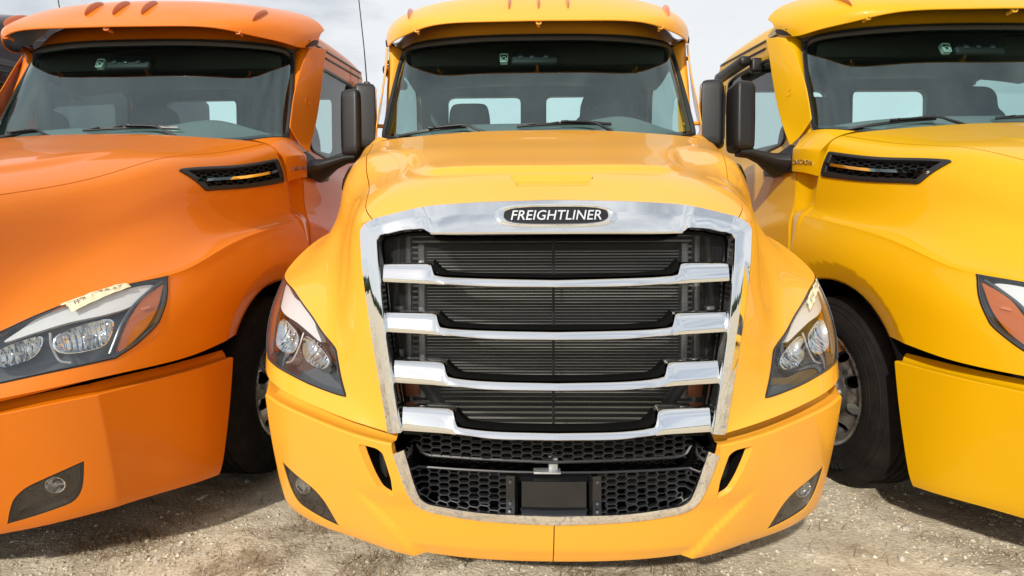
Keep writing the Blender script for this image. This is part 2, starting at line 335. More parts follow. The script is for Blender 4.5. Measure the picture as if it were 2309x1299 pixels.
def resamp(loop,step):
    L=np.asarray(loop,float); out=[]
    for a,b in zip(L,np.roll(L,-1,0)):
        d=np.linalg.norm(b-a)
        if d<1e-9: continue
        for f in np.linspace(0,1,max(1,int(round(d/step))),endpoint=False): out.append(a+f*(b-a))
    return np.array(out)
def patch(f,nf,outer,holes=(),step=.012,metric=(.25,.12),lip=.02,hole_lip=None,flip=False,keep=True,off=0.0):
    """sheet f(s,t) cut to loops given in (s,t); edges are turned inwards so that the sheet has thickness"""
    mt=np.array(metric); lo=[resamp(np.asarray(l,float)*mt,step) for l in (outer,*holes)]
    mn,mxx=lo[0].min(0),lo[0].max(0)
    X,Y=np.meshgrid(np.arange(mn[0]+step/2,mxx[0],step),np.arange(mn[1]+step/2,mxx[1],step),indexing='ij'); g=np.stack([X.ravel(),Y.ravel()],1)
    k=inside(g,lo[0])
    for h in lo[1:]: k&=~inside(g,h)
    g=g[k]; B=np.concatenate(lo)
    dm=np.full(len(g),9.)
    for i in range(0,len(g),4000): dm[i:i+4000]=((g[i:i+4000,None]-B[None])**2).sum(2).min(1)
    g=g[dm>(.55*step)**2]
    pts=np.concatenate([B,g]); ed=[]; k0=0
    for l in lo: n=len(l); ed+=[(k0+i,k0+(i+1)%n) for i in range(n)]; k0+=n
    vc,_,fc,ov,_,_=delaunay_2d_cdt([Vector(p) for p in pts],ed,[],0,1e-7)
    vc=np.array([tuple(v) for v in vc]); fc=np.array([list(x) for x in fc])
    c=vc[fc].mean(1); k=inside(c,lo[0])
    for h in lo[1:]: k&=~inside(c,h)
    fc=fc[k]
    mp={}
    for new,olds in enumerate(ov):
        for o in olds: mp[o]=new
    st=vc/mt; V=f(st); N=nf(st)
    if flip: N=-N
    if off: V=V+N*off
    a=V[fc]; fn=np.cross(a[:,1]-a[:,0],a[:,2]-a[:,0]); w=(fn*N[fc].mean(1)).sum(1)<0; fc[w]=fc[w][:,::-1]
    g=G(); g.add(V,fc.tolist(),N)
    k0=0; rims=[]
    for li,l in enumerate(lo):
        n=len(l); idx=np.array([mp[k0+i] for i in range(n)]); k0+=n
        d=lip if li==0 else (hole_lip if hole_lip is not None else lip)
        rims.append(V[idx])
        if d:
            P=V[idx]; D=-N[idx]
            VV,FF=loft([P,P+D*d],True)
            tn=np.roll(P,-1,0)-np.roll(P,1,0); ln=np.cross(tn,N[idx]); ln/=np.linalg.norm(ln,axis=1)[:,None]+1e-12
            o2=orient(V,idx,ln,li,lo,mt,f)
            g.add(VV,FF,np.concatenate([ln*o2,ln*o2]))
    return g,rims
def orient(V,idx,ln,li,lo,mt,f):
    # compare with the direction from the sheet's nearby interior to the rim
    l=lo[li]; n=len(l); t=np.roll(l,-1,0)-np.roll(l,1,0); p=np.stack([t[:,1],-t[:,0]],1); p/=np.linalg.norm(p,axis=1)[:,None]+1e-12
    e=.004; q=l+p*e; ins=inside(q,lo[0])
    for h in lo[1:]: ins&=~inside(q,h)
    A=f(q/mt)-V[idx]; s=np.sign((A*ln).sum(1)); s[s==0]=1
    # p points into the sheet when ins is true: the rim faces the other way
    return (np.where(ins,-s,s))[:,None]
def text_mesh(txt,size=1,extrude=0,shear=0,offset=0,spacing=1,res=3):
    c=bpy.data.curves.new('lettering','FONT'); c.body=txt; c.size=size; c.extrude=extrude; c.shear=shear; c.offset=offset; c.space_character=spacing; c.resolution_u=res
    c.align_x='CENTER'; c.align_y='CENTER'
    o=bpy.data.objects.new('lettering',c); COL.objects.link(o); bpy.context.view_layer.update()
    dg=bpy.context.evaluated_depsgraph_get(); me=bpy.data.meshes.new_from_object(o.evaluated_get(dg))
    V=np.array([v.co for v in me.vertices]); F=[list(p.vertices) for p in me.polygons]
    bpy.data.objects.remove(o); bpy.data.curves.remove(c); bpy.data.meshes.remove(me)
    return V,F
def hexnet(x0,x1,z0,z1,y,px=.032,pz=.0205,w=.0058,d=.016,clip=None,fy=None):
    """lattice of long hexagons in the xz plane: every wall is a bevelled bar"""
    g=G(); seen=set(); hx=px*.5
    nx=int((x1-x0)/px)+2; nz=int((z1-z0)/pz)+2
    for i in range(nx):
        for j in range(-1,nz):
            cx=x0+i*px; cz=z0+(j+(.5 if i%2 else 0))*pz
            c=[(cx-px*.64,cz),(cx-px*.36,cz+pz/2),(cx+px*.36,cz+pz/2),(cx+px*.64,cz),(cx+px*.36,cz-pz/2),(cx-px*.36,cz-pz/2)]
            for k in range(6):
                a,b=c[k],c[(k+1)%6]; m=((a[0]+b[0])/2,(a[1]+b[1])/2)
                key=(round(m[0],4),round(m[1],4))
                if key in seen: continue
                seen.add(key)
                if not(x0-1e-6<=m[0]<=x1+1e-6 and z0-1e-6<=m[1]<=z1+1e-6): continue
                if clip and not clip(*m): continue
                a3,b3=np.array([a[0],0,a[1]]),np.array([b[0],0,b[1]]); t=(b3-a3)/np.linalg.norm(b3-a3); s=np.cross(t,[0,1,0])
                V=[]
                for e in (a3,b3):
                    yy=(fy(e[0]) if fy else y)
                    for o,dy in ((-w/2,d),(-w/2,.003),(-w*.22,0),(w*.22,0),(w/2,.003),(w/2,d)): V.append(e+s*o+[0,yy+dy,0])
                g.add(V,[[q,q+1,q+7,q+6][::-1] for q in range(5)])
    return g
PAINTED=[]
def thing(name,label,cat_,loc=(0,0,0),rz=0,group=None):
    o=bpy.data.objects.new(name,None); COL.objects.link(o); o.location=loc; o.rotation_euler=(0,0,rz); o.empty_display_size=.3
    o['label']=label; o['category']=cat_
    if group: o['group']=group
    return o
def painted(o): o.material_slots[0].link='OBJECT'; o.material_slots[0].material=M['amber_yellow']; o['painted']=1; return o
# ================================================================ the lorry: every one of the row is a copy of this
TR=thing('semi_truck','amber yellow semi truck parked in the middle with its chrome grille facing the viewer','truck',group='semi trucks parked side by side')
def P_(name,g,mat_,parent=TR,sharp=35,smooth=True): return g.out(name,M[mat_],parent,sharp,smooth)
def paint_(name,g,parent=TR,sharp=35): return painted(g.out(name,M['amber_yellow'],parent,sharp))
def pair(name,g,mat_,parent=TR,sharp=35,paint=False,parents=None):
    r=[]
    for k,h in enumerate((g,g.mir())):
        p=parents[k] if parents else parent
        r.append(paint_(name,h,p,sharp) if paint else P_(name,h,mat_,p,sharp))
    return r
# ---- hood: a crowned centre panel and two side panels with the fenders, parted by a narrow gap
def hood_f(st): return SH.ev(st)
def hood_n(st):
    n=SH.nrm(st); p=SH.ev(st); c=p-np.array([0,1.1,.9]); c[:,0]=p[:,0]*1.0
    w=(n*c).sum(1)<0; n[w]*=-1; return n
GAP=.016
S_,T_=np.linspace(0,7,230),np.linspace(-3+GAP,3-GAP,190)
st=np.stack(np.meshgrid(S_,T_,indexing='ij'),-1).reshape(-1,2)
V=hood_f(st); N=hood_n(st); g=G().add(V,gridf(230,190),N)
ed=np.r_[np.arange(190),np.arange(1,230)*190+189,(229*190+np.arange(188,-1,-1)),np.arange(228,0,-1)*190]
P0=V[ed]; D=np.array([0,.3,-1.]); VV,FF=loft([P0,P0-N[ed]*.02],True)
tn=np.roll(P0,-1,0)-np.roll(P0,1,0); ln=np.cross(tn,N[ed]); ln/=np.linalg.norm(ln,axis=1)[:,None]
ln*=np.sign((ln*(P0-P0.mean(0))).sum(1).mean()); g.add(VV,FF,np.concatenate([ln,ln]))
paint_('hood',g)
HL=[(3.72,8.8),(3.04,8.78),(2.64,8.52),(2.305,8.43),(1.93,8.10),(1.55,8.15),(1.195,8.2),(1.035,9.36),(.86,10.86),(1.19,11.06),(1.52,11.25),(1.82,11.35),(2.23,11.44),(2.79,11.5),(3.104,11.22),(3.376,10.81),(3.473,10.46),(3.63,9.6)]
VENT=roundpoly([(5.0,4.0),(6.93,4.05),(6.93,5.2),(5.322,5.22)],.012,4,(.25,.12))
# wheel arch edge
ang=np.linspace(math.atan2(1.72-ARCH[0],math.sqrt(ARCH[2]**2-(1.72-ARCH[0])**2)),-math.radians(55.5),26)
arch=np.stack([np.full(26,1.19),ARCH[0]+ARCH[2]*np.sin(ang),ARCH[1]+ARCH[2]*np.cos(ang)],1)
AR=SH.inv(arch,(3.5,7),(9,12)); AR[0,0]=7; AR[-1,1]=12
so=[(s,3+GAP) for s in np.linspace(0,7,50)]+[(7,t) for t in np.linspace(3+GAP,AR[0,1],40)[1:-1]]+AR.tolist()+[(s,12) for s in np.linspace(AR[-1,0],0,40)[1:]]+[(0,t) for t in np.linspace(12,3+GAP,50)[1:-1]]
HLs=resamp(np.array(cat(HL[:9],60).tolist()+cat(HL[8:14],30)[1:].tolist()+cat(HL[13:]+HL[:1],30)[1:-1].tolist())*[.25,.12],.012)/[.25,.12]
g,rims=patch(hood_f,hood_n,so,[HLs,VENT],.0115,(.25,.12),.022,.03)
hs=pair('hood_side_panel',g,None,paint=True)
# ---- headlights
def inset(loop,d,metric=(.25,.12)):
    L=np.asarray(loop,float)*metric; t=np.roll(L,-1,0)-np.roll(L,1,0); n=np.stack([-t[:,1],t[:,0]],1); n/=np.linalg.norm(n,axis=1)[:,None]+1e-9
    a=(L[:,0]*np.roll(L[:,1],-1)-np.roll(L[:,0],-1)*L[:,1]).sum(); n*=np.sign(a); return (L+n*d)/metric
def onhood(st,off): st=np.asarray(st,float); return hood_f(st)+hood_n(st)*np.asarray(off).reshape(-1,1) if np.ndim(off) else hood_f(st)+hood_n(st)*off
def sheet(loop,off,depth=.006,step=.012):
    g,_=patch(hood_f,hood_n,loop,(),step,(.25,.12),depth,off=off); return g
A_=inset(HLs,.004); B_=inset(HLs,.008)
g=G()
V,F=loft([onhood(A_,.001),onhood(A_,.0045),onhood(B_,.0045),onhood(B_,-.004)],True); g.add(V,F)
V,F=loft([onhood(B_,-.004),onhood(inset(HLs,.02),-.058)],True); g.add(V,F)
h=sheet(inset(HLs,.019),-.058,0,.02); g.add(np.concatenate(h.V),h.F)
heads=pair('headlight',g,'housing',sharp=40)
pair('lens',sheet(inset(HLs,.010),.0025,.004),'lens',parents=heads)
# seal
V,F=tube(onhood(resamp(np.asarray(inset(HLs,.001))*[.25,.12],.012)/[.25,.12],.0005),.0032,6,True); pair('lamp_seal',G().add(V,F),'gloss_black',parents=heads)
WH=[(1.55,9.42),(1.75,9.12),(1.95,8.78),(2.3,8.85),(2.65,9.12),(3.2,9.08),(3.46,9.2),(3.33,9.5),(3.06,9.85),(2.65,9.86),(2.2,9.68),(1.85,9.56)]
wl=cat(WH,70,True)
g=sheet(wl,-.012,.02); pair('light_guide',g,'whitestrip',parents=heads)
AM=[(3.62,9.28),(3.52,9.36),(3.244,9.69),(3.052,10.2),(2.92,10.76),(2.84,11.24),(2.9,11.3),(3.085,11.06),(3.251,10.78),(3.40,10.3),(3.53,9.7)]
pair('side_marker',sheet(cat(AM,60,True),-.010,.03),'amber',parents=heads)
# amber reflector block with its small tab
pair('marker_tab',sheet([(3.20,10.0),(3.32,9.98),(3.33,10.08),(3.21,10.1)],-.004,.006,.006),'marker',parents=heads)
# curved divider rib between the lamps and the side marker
c=cat([(3.60,9.1),(3.36,9.45),(3.1,9.86),(2.92,10.35),(2.80,10.9),(2.72,11.3)],30)
V,F=tube(onhood(c,-.010),.0055,8); pair('divider_rib',G().add(V,F),'housing',parents=heads)
def bowl(loop,depth,ribs):
    """mirror bowl sunk behind the lens with fine upright ribs"""
    L=resamp(np.asarray(loop,float)*[.25,.12],.006)/[.25,.12]; c=L.mean(0); g=G(); rows=[]
    for k,(f,d) in enumerate(((1.06,-.014),(1.0,-.012),(.93,-.026),(.78,-.026-depth*.5),(.5,-.026-depth*.85),(.2,-.026-depth),(.02,-.026-depth))): rows.append(onhood(c+(L-c)*f,d))
    V,F=loft(rows,True); g.add(V,F)
    for k in range(ribs):
        u=(k+.5)/ribs; s=L[:,0].min()+u*np.ptp(L[:,0]); q=[]
        for v in np.linspace(0,1,24):
            t=L[:,1].min()+v*np.ptp(L[:,1]); p=np.array([[s,t]])
            if inside(p*[.25,.12],L*[.25,.12]*.96+c*[.25,.12]*.04)[0]:
                r=np.linalg.norm((p[0]-c)/(np.ptp(L,axis=0)/2)); q.append(onhood(p,-.026-depth*max(0,1-r**2)*.95)[0])
        if len(q)>3: V,F=tube(q,.0026,5); g.add(V,F)
    return g
RO=cat([(2.08,10.02),(2.35,9.97),(2.68,10.05),(2.78,10.3),(2.66,10.9),(2.36,10.93),(2.12,10.75),(2.02,10.4)],48,True)
RI=cat([(1.36,9.75),(1.6,9.66),(1.84,9.74),(1.9,9.95),(1.8,10.45),(1.6,10.55),(1.42,10.35),(1.32,10.0)],48,True)
for L,n in ((RO,11),(RI,10)): pair('reflector',bowl(L,.03,n),'reflector',parents=heads,sharp=60)
c=cat([(2.0,9.78),(1.98,10.3),(2.05,10.95),(2.2,11.2)],20); V,F=tube(onhood(c,-.020),.004,6); pair('housing_rib',G().add(V,F),'steel',parents=heads)
for L in (RO,RI):
    c=L.mean(0); p=onhood(np.array([c]),-.03)[0]; a=np.linspace(0,2*math.pi,16,endpoint=False)
    V,F=lathe([(.0005,-.010),(.006,-.008),(.008,0),(.007,.03)],16); V=V[:,[1,0,2]]+p; pair('bulb_cap',G().add(V,F),'steel',parents=heads)
# ---- hood vents
vents=[]
va,vb=resamp(VENT*[.25,.12],.01)/[.25,.12],None
vo=inset(va,-.004); vi=inset(va,.020)
V,F=loft([onhood(vo,.0005),onhood(vo,.008),onhood(inset(va,.003),.011),onhood(inset(va,.017),.011),onhood(vi,.006),onhood(vi,-.028)],True)
vents=pair('hood_vent',G().add(V,F),'black')
pair('vent_floor',sheet(inset(va,.018),-.026,0,.03),'dark',parents=vents)
g=G(); lp=inset(va,.018)*[.25,.12]
for i in range(0,24):
    for j in range(-1,8):
        px,pz=.052,.030; cs=5.0*.25+i*px*.5; ct=4.0*.12+(j+(.5 if i%2 else 0))*pz
        c=[(cs-px*.32,ct),(cs-px*.18,ct+pz/2),(cs+px*.18,ct+pz/2),(cs+px*.32,ct)]
        for a,b in zip(c[:-1],c[1:]):
            m=np.array([[(a[0]+b[0])/2,(a[1]+b[1])/2]])
            if inside(m,lp)[0]:
                q=onhood(np.array([a,b])/[.25,.12],-.016); r=onhood(np.array([a,b])/[.25,.12],-.025); V,F=bar(*((q+r)/2),.0038,.012,up=(q-r)[0]); g.add(V,F)
pair('vent_mesh',g,'black',parents=vents,sharp=30)
a,b=onhood(np.array([[5.20,4.68],[6.90,4.66]]),.004); q=onhood(np.stack([np.linspace(5.2,6.9,14),np.linspace(4.70,4.66,14)],1),.013)
r=onhood(np.stack([np.linspace(5.22,6.9,14),np.linspace(4.83,4.79,14)],1),.011); r2=onhood(np.stack([np.linspace(5.22,6.9,14),np.linspace(4.83,4.79,14)],1),-.01); q2=onhood(np.stack([np.linspace(5.2,6.9,14),np.linspace(4.70,4.66,14)],1),-.01)
V,F=loft([q2,q,r,r2,q2]); pair('vent_strip',G().add(V,F),'chrome',parents=vents)
# ---- grille: chrome surround
FO=[(0,.045,1.340),(.177,.050,1.337),(.300,.058,1.332),(.400,.070,1.324),(.539,.085,1.294),(.578,.096,1.276),(.594,.100,1.256),(.590,.094,1.20),(.582,.085,1.126),(.555,.065,.963),(.524,.050,.796),(.498,.040,.651)]
FI=[(0,.010,1.241),(.177,.012,1.241),(.300,.018,1.241),(.362,.026,1.242),(.506,.060,1.239),(.522,.064,1.236),(.531,.066,1.224),(.527,.060,1.18),(.520,.050,1.123),(.501,.032,.967),(.474,.022,.796),(.450,.015,.659)]
def frame_curve(P,n=22):
    P=np.array(P,float); out=[]
    seg=[(0,3),(3,4),(4,6),(6,11)]
    out=[cat(P[0:5],40)[:-1],cat(P[4:7],12)[:-1],cat(P[6:],60)]
    return np.concatenate(out)
def step_in(P):
    """the middle of the top bar hangs lower, ending in a slanting step"""
    P=P.copy(); x=P[:,0]; m=(P[:,2]>1.23)*sstep(.398,.368,x) if False else (P[:,2]>1.2)*(1-sstep(.352,.400,x))
    up=(P[:,2]>1.2)*sstep(.352,.400,x)*(x<.56)*(1-sstep(.43,.53,x))
    P[:,2]+=.012*up; P[:,1]+=.012*up; return P
o_,i_=frame_curve(FO),step_in(frame_curve(FI))
def full(c): return np.concatenate([c[::-1]*[-1,1,1],c[1:]])
o_,i_=full(o_),full(i_); fr=np.array([0,-1,0])
mid=(o_+i_)/2+np.array([0,-.006,0])
x=np.abs(mid[:,0]); pk=(1-sstep(.372,.396,x+.25*(mid[:,2]-1.28)))*(mid[:,2]>1.2)
mid[:,1]-=.009*pk; pi_=(1-sstep(.355,.385,np.abs(i_[:,0])))*(i_[:,2]>1.2); i_[:,1]-=.022*pi_; i_[:,2]-=.006*pi_
rows=[o_+[0,.03,0],o_+[0,-.004,0],o_*.97+i_*.03+[0,-.010,0],mid*.5+(o_*.75+i_*.25)*.5+[0,-.008,0],mid+[0,-.006,0],i_*.94+o_*.06+[0,-.006,0],i_+[0,-.001,0],i_+[0,.006,0],i_+(i_-o_)*.04+[0,.075,0]]
g=G()
for a_,b_ in ((0,3),(2,6),(5,8),(7,9)): V,F=loft(rows[a_:b_]); g.add(V,F)
GR=P_('grille_surround',g,'chrome_dusty',sharp=170)
# dark inner walls behind the surround and the cavity
w=i_+(i_-o_)*.06; ib=w*[1.04,1,1]+[0,.24,0]; V,F=loft([w+[0,.05,0],ib]); P_('inner_wall',G().add(V,F),'dark',GR)
# bars: tall chrome ends, a slim bowed middle, a black lip along the screen
BT=[[(0,.009,1.106),(.193,.014,1.110),(.353,.022,1.117),(.368,.040,1.155),(.513,.066,1.156)],[(0,.009,.955),(.194,.014,.958),(.336,.022,.966),(.354,.040,1.008),(.504,.055,1.010)],
    [(0,.009,.806),(.194,.014,.809),(.314,.022,.819),(.333,.040,.862),(.478,.045,.867)],[(0,.009,.660),(.175,.014,.662),(.287,.022,.672),(.306,.040,.722),(.452,.036,.729)]]
BB=[[(0,0,1.082),(.191,.006,1.084),(.336,.012,1.092),(.516,.045,1.100)],[(0,0,.930),(.191,.006,.932),(.323,.010,.943),(.501,.032,.951)],
    [(0,0,.783),(.192,.006,.784),(.298,.010,.793),(.478,.024,.801)],[(0,0,.639),(.173,.006,.640),(.273,.010,.650),(.452,.016,.660)]]
for T,B in zip(BT,BB):
    T,B=np.array(T),np.array(B); xm=T[-1,0]; xs=np.unique(np.r_[np.linspace(0,T[2,0],22),np.linspace(T[2,0],T[3,0],8),np.linspace(T[3,0],xm,12)])
    tm=cat(T[:3],40); tm[:,2]+=.0035; tz=np.where(xs<=T[2,0],np.interp(xs,tm[:,0],tm[:,2]),0); te=np.interp(xs,T[3:,0],T[3:,2]); k=sstep(T[2,0]-.004,T[3,0]+.004,xs)
    tz=np.where(xs<=T[2,0],tz,T[2,2]+.0035); tz=tz*(1-k)+te*k; ty=np.interp(xs,T[:,0],T[:,1])
    bm=cat(B,60); bz=np.interp(xs,bm[:,0],bm[:,2]); by=np.interp(xs,bm[:,0],bm[:,1]); by=by+.010*sstep(T[2,0]-.03,T[3,0]+.03,xs)
    X=np.r_[-xs[:0:-1],xs]; mm=lambda a:np.r_[a[:0:-1],a]; tz,ty,bz,by=map(mm,(tz,ty,bz,by)); h=tz-bz
    r=lambda y,z:np.stack([X,y,z],1)
    rows=[r(ty+.05,tz+.002),r(ty+.012,tz+.001),r(ty+.001,tz-.004),r(ty*.65+by*.35-.002,tz-h*.35),r(ty*.30+by*.70-.002,tz-h*.70),r(by-.001,bz+h*.10+.002),r(by+.002,bz),r(by+.02,bz-.003),r(by+.06,bz-.002)]
    V,F=loft(rows); ba=P_('grille_bar',G().add(V,F),'chrome',GR,sharp=50)
    # chrome end caps close the bar
    x1=T[2,0]; xx=np.linspace(-x1-.006,x1+.006,30); zt=np.interp(np.abs(xx),np.r_[xs],np.r_[tz[len(xs)-1:]]); yt=np.interp(np.abs(xx),xs,ty[len(xs)-1:])
    ee=sstep(x1-.038,x1+.004,np.abs(xx)); r=lambda y,z:np.stack([xx,y,z],1)
    V,F=loft([r(yt+.002,zt+.001),r(yt+.012,zt+.008+.020*ee),r(yt+.045,zt+.011+.022*ee),r(yt+.06,zt-.004)]); P_('grille_lip',G().add(V,F),'dark',GR)
# wire screen, condenser, radiator behind it
V,F=loft([[(-.545,.125,1.25),(.545,.125,1.25)],[(-.47,.118,.62),(.47,.118,.62)]]); P_('wire_screen',G().add(V,F),'screen',GR)
g=G(); z=.735
while z<1.205: V,F=box((0,.205,z),(.82,.008,.0026),0); g.add(V,F); z+=.0098
CO=P_('condenser',g,'tube')
V,F=box((0,.216,.97),(.83,.014,.50),0); P_('fin_core',G().add(V,F),'fin',CO)
for sx in (-1,1):
    V,F=box((sx*.424,.20,.97),(.022,.03,.50),.004); P_('condenser_tank',G().add(V,F),'steel',CO)
    V,F=box((sx*.475,.235,.97),(.018,.03,.56),.003); P_('radiator_tank',G().add(V,F),'steel',CO)
    for zz,ww in ((1.135,.036),(1.0,.03),(.985,.02),(.86,.026)): V,F=box((sx*(.497 if sx<0 else .505),.185,zz),(ww,.03,.040),.004); P_('bracket',G().add(V,F),'steel',CO)
g=G(); z=.62
while z<1.26: V,F=box((0,.245,z),(.97,.006,.006),0); g.add(V,F); z+=.0185
P_('radiator',g,'tube',CO)
V,F=box((0,.262,.94),(1.0,.02,.66),0); P_('radiator_core',G().add(V,F),'fin',CO)
V,F=tube([(0,.135,1.25),(0,.13,.62)],.0042,8); P_('latch_rod',G().add(V,F),'black',CO)
for sx in (-1,1):
    V,F=tube([(sx*.43,.17,.80),(sx*.36,.16,.70)],.02,10); P_('frame_horn',G().add(V,F),'black',CO)
    V,F=tube([(sx*.50,.20,1.24),(sx*.515,.19,1.0),(sx*.49,.20,.70)],.012,8); P_('coolant_hose',G().add(V,F),'black',CO)
    V,F=box((sx*.452,.17,.775),(.05,.03,.09),.008); P_('yellow_bracket',G().add(V,F),'amber',CO)
# ---- name badge
def stadium(hw,hh,n=40,bul=1.0):
    a=np.linspace(0,2*math.pi,n*2,endpoint=False); e=.62
    return np.stack([hw*np.sign(np.cos(a))*np.abs(np.cos(a))**.55,hh*np.sign(np.sin(a))*np.abs(np.sin(a))**.75],1)
def bpt(q,d):
    zz=1.290+q[:,1]; return np.stack([q[:,0],.013+(zz-1.29)*.36-d+q[:,0]**2*.12,zz],1)
rings=[bpt(stadium(.177,.0345),-.006),bpt(stadium(.177,.0345),.010),bpt(stadium(.174,.033),.0145),bpt(stadium(.163,.0285),.0175),bpt(stadium(.152,.0245),.0135),bpt(stadium(.149,.0238),.0095)]
V,F=loft(rings,True); BD=P_('name_badge',G().add(V,F),'chrome',sharp=45)
q=stadium(.150,.0243); V,F=loft([bpt(q,.0098),bpt(q*.6,.0104),bpt(q*.02,.0106)],True); P_('badge_plate',G().add(V,F),'gloss_black',BD)
V,F=text_mesh('FREIGHTLINER',1,.0,.22,.006,1.02); w=np.ptp(V[:,0]); h=np.ptp(V[:,1]); V=V-(V.max(0)+V.min(0))/2
V2=np.stack([V[:,0]*.258/w,V[:,1]*.029/h],1); g=G(); g.add(bpt(V2,.0128),F)
P_('lettering',g,'white_letter',BD)
# ---- bumper
def bump_n(st):
    n=SB.nrm(st); c=SB.ev(st)-np.array([0,1.6,.5]); w=(n*c).sum(1)<0; n[w]*=-1; return n
TRIM=[(2.04,0),(2.093,.802),(2.173,1.359),(2.298,1.686),(2.671,1.844),(3.78,2.044)]
tr=cat(TRIM,50); d0=.006
so=[(0,t) for t in np.linspace(d0,11,66)]+[(s,11) for s in np.linspace(0,4,24)[1:]]+[(4,t) for t in np.linspace(11,2.06,56)[1:]]+[(s,max(t,d0)) for s,t in tr[::-1]]
FOG=roundpoly([(2.30,5.40),(2.10,4.62),(1.95,4.1),(1.70,3.80),(1.30,3.62),(.83,3.49),(.97,4.1),(1.15,4.95),(1.50,5.20),(1.9,5.32)],[.004,.03,.03,.03,.03,.004,.03,.03,.03,.03],4,(.13,.14))
REC=roundpoly([(3.826,2.66),(3.83,2.31),(3.737,2.21),(3.429,2.156),(3.023,2.1),(2.50,2.09),(2.66,2.32),(3.013,2.458),(3.452,2.577)],.012,4,(.13,.14))
g,_=patch(SB.ev,bump_n,so,[FOG,REC],.0115,(.13,.14),.02,.012)
# upper bevel towards the hood
e=np.stack([np.full(90,4.0),np.linspace(2.06,11,90)],1); P=SB.ev(e); N=bump_n(e); I=-N*[1,1,0]; I/=np.linalg.norm(I,axis=1)[:,None]
rows=[P,P+I*.005+[0,0,.0045],P+I*.013+[0,0,.006],P+I*.034+[0,0,.005],P+I*.042+[0,0,.016],P+I*.060+[0,0,.037]]
V,F=loft(rows); nn_=np.zeros_like(V); h=len(P)
for k in range(6):
    a=rows[max(k-1,0)]; b=rows[min(k+1,5)]; q=np.cross(np.gradient(rows[k],axis=0),b-a); q/=np.linalg.norm(q,axis=1)[:,None]; q*=np.sign((q*(N+[0,0,.6])).sum(1).mean()); nn_[k*h:(k+1)*h]=q
nn_[:h]=N*.6+nn_[:h]*.4
g.add(V,F,nn_)
# duct throat behind the recess: sloping reveal, then a dark pipe
recs=resamp(REC*[.13,.14],.008)/[.13,.14]; SL=inset(recs,.003,(.13,.14)); SL[:,1]=SL[:,1].min()+(SL[:,1]-SL[:,1].min())*.90
def onb(st,off): st=np.asarray(st,float); return SB.ev(st)+bump_n(st)*off
V,F=loft([onb(recs,-.001),onb(SL,-.014)],True); mN=np.zeros_like(V); 
q=np.cross(np.roll(V[:len(recs)],-1,0)-np.roll(V[:len(recs)],1,0),V[len(recs):]-V[:len(recs)]); q/=np.linalg.norm(q,axis=1)[:,None]; q*=np.sign((q*(SB.ev(np.array([recs.mean(0)]))-V[:len(recs)])).sum(1).mean()); g.add(V,F,np.concatenate([q,q]))
bh=pair('bumper_panel',g,None,paint=True)
V,F=loft([onb(SL,-.014),onb(SL,-.10),onb(SL.mean(0)+(SL-SL.mean(0))*.05,-.10)],True); pair('air_duct',G().add(V,F),'dark',parents=bh)
c=onb(SL.mean(0)[None],-.07)[0]; V,F=tube([c+[-.02,0,.10],c+[.01,-.01,.02],c+[.02,.01,-.06]],.022,12); pair('duct_hose',G().add(V,F),'black',parents=bh)
# fog lamps
fo=resamp(FOG*[.13,.14],.008)/[.13,.14]; fcen=fo.mean(0); ii=lambda d:fcen+(fo-fcen)*(1-d/.075)
V,F=loft([onb(ii(.001),-.003),onb(ii(.001),-.0015),onb(ii(.008),-.002),onb(ii(.009),-.006),onb(ii(.012),-.03)],True)
g=G().add(V,F); c0=fo.mean(0); h,_=patch(SB.ev,bump_n,ii(.011),(),.014,(.13,.14),0,off=-.03); g.add(np.concatenate(h.V),h.F)
fogs=pair('fog_light',g,'grille_black')
h,_=patch(SB.ev,bump_n,ii(.008),(),.014,(.13,.14),.003,off=-.003); pair('lens',h,'fog_lens',parents=fogs)
fc=onb(np.array([[1.78,4.66]]),-.014)[0]; fn_=bump_n(np.array([[1.78,4.66]]))[0]*.55+np.array([0,-.45,0]); fn_/=np.linalg.norm(fn_)
def faced(V,n,c):
    r=Vector(-n).to_track_quat('X','Z').to_matrix(); return np.asarray(V)@np.array(r).T+c
V,F=lathe([(.030,-.002),(.031,-.005),(.028,-.006),(.025,.002),(.017,.012),(.008,.018),(.001,.019)],28); pair('fog_reflector',G().add(faced(V,fn_,fc),F),'reflector',parents=fogs,sharp=60)
V,F=lathe([(.001,-.006),(.007,-.004),(.008,.0),(.008,.016)],14); g=G().add(faced(V,fn_,fc),F); V,F=box((0,0,0),(.005,.05,.006),.001); g.add(faced(V,fn_,fc),F); pair('bulb_shield',g,'steel',parents=fogs)
# chrome trim round the lower opening
TI=[(0,.075,.389),(.203,.080,.394),(.340,.090,.408),(.399,.092,.423),(.423,.085,.468),(.448,.045,.600)]
oc=full(SB.ev(tr)); ic=full(cat(TI,50)); ic=ic+[0,-.002,0]
rows=[oc+[0,.01,0],oc+[0,-.004,0],oc*.95+ic*.05+[0,-.009,0],oc*.5+ic*.5+[0,-.011,0],ic*.95+oc*.05+[0,-.009,0],ic+[0,-.004,0],ic+[0,.002,0],ic+(ic-oc)*.05+[0,.075,0]]
V,F=loft(rows); n=len(oc); F+=[[k*n for k in range(8)][::-1],[k*n+n-1 for k in range(8)]]; LT=P_('bumper_trim',G().add(V,F),'chrome_dusty',sharp=40)
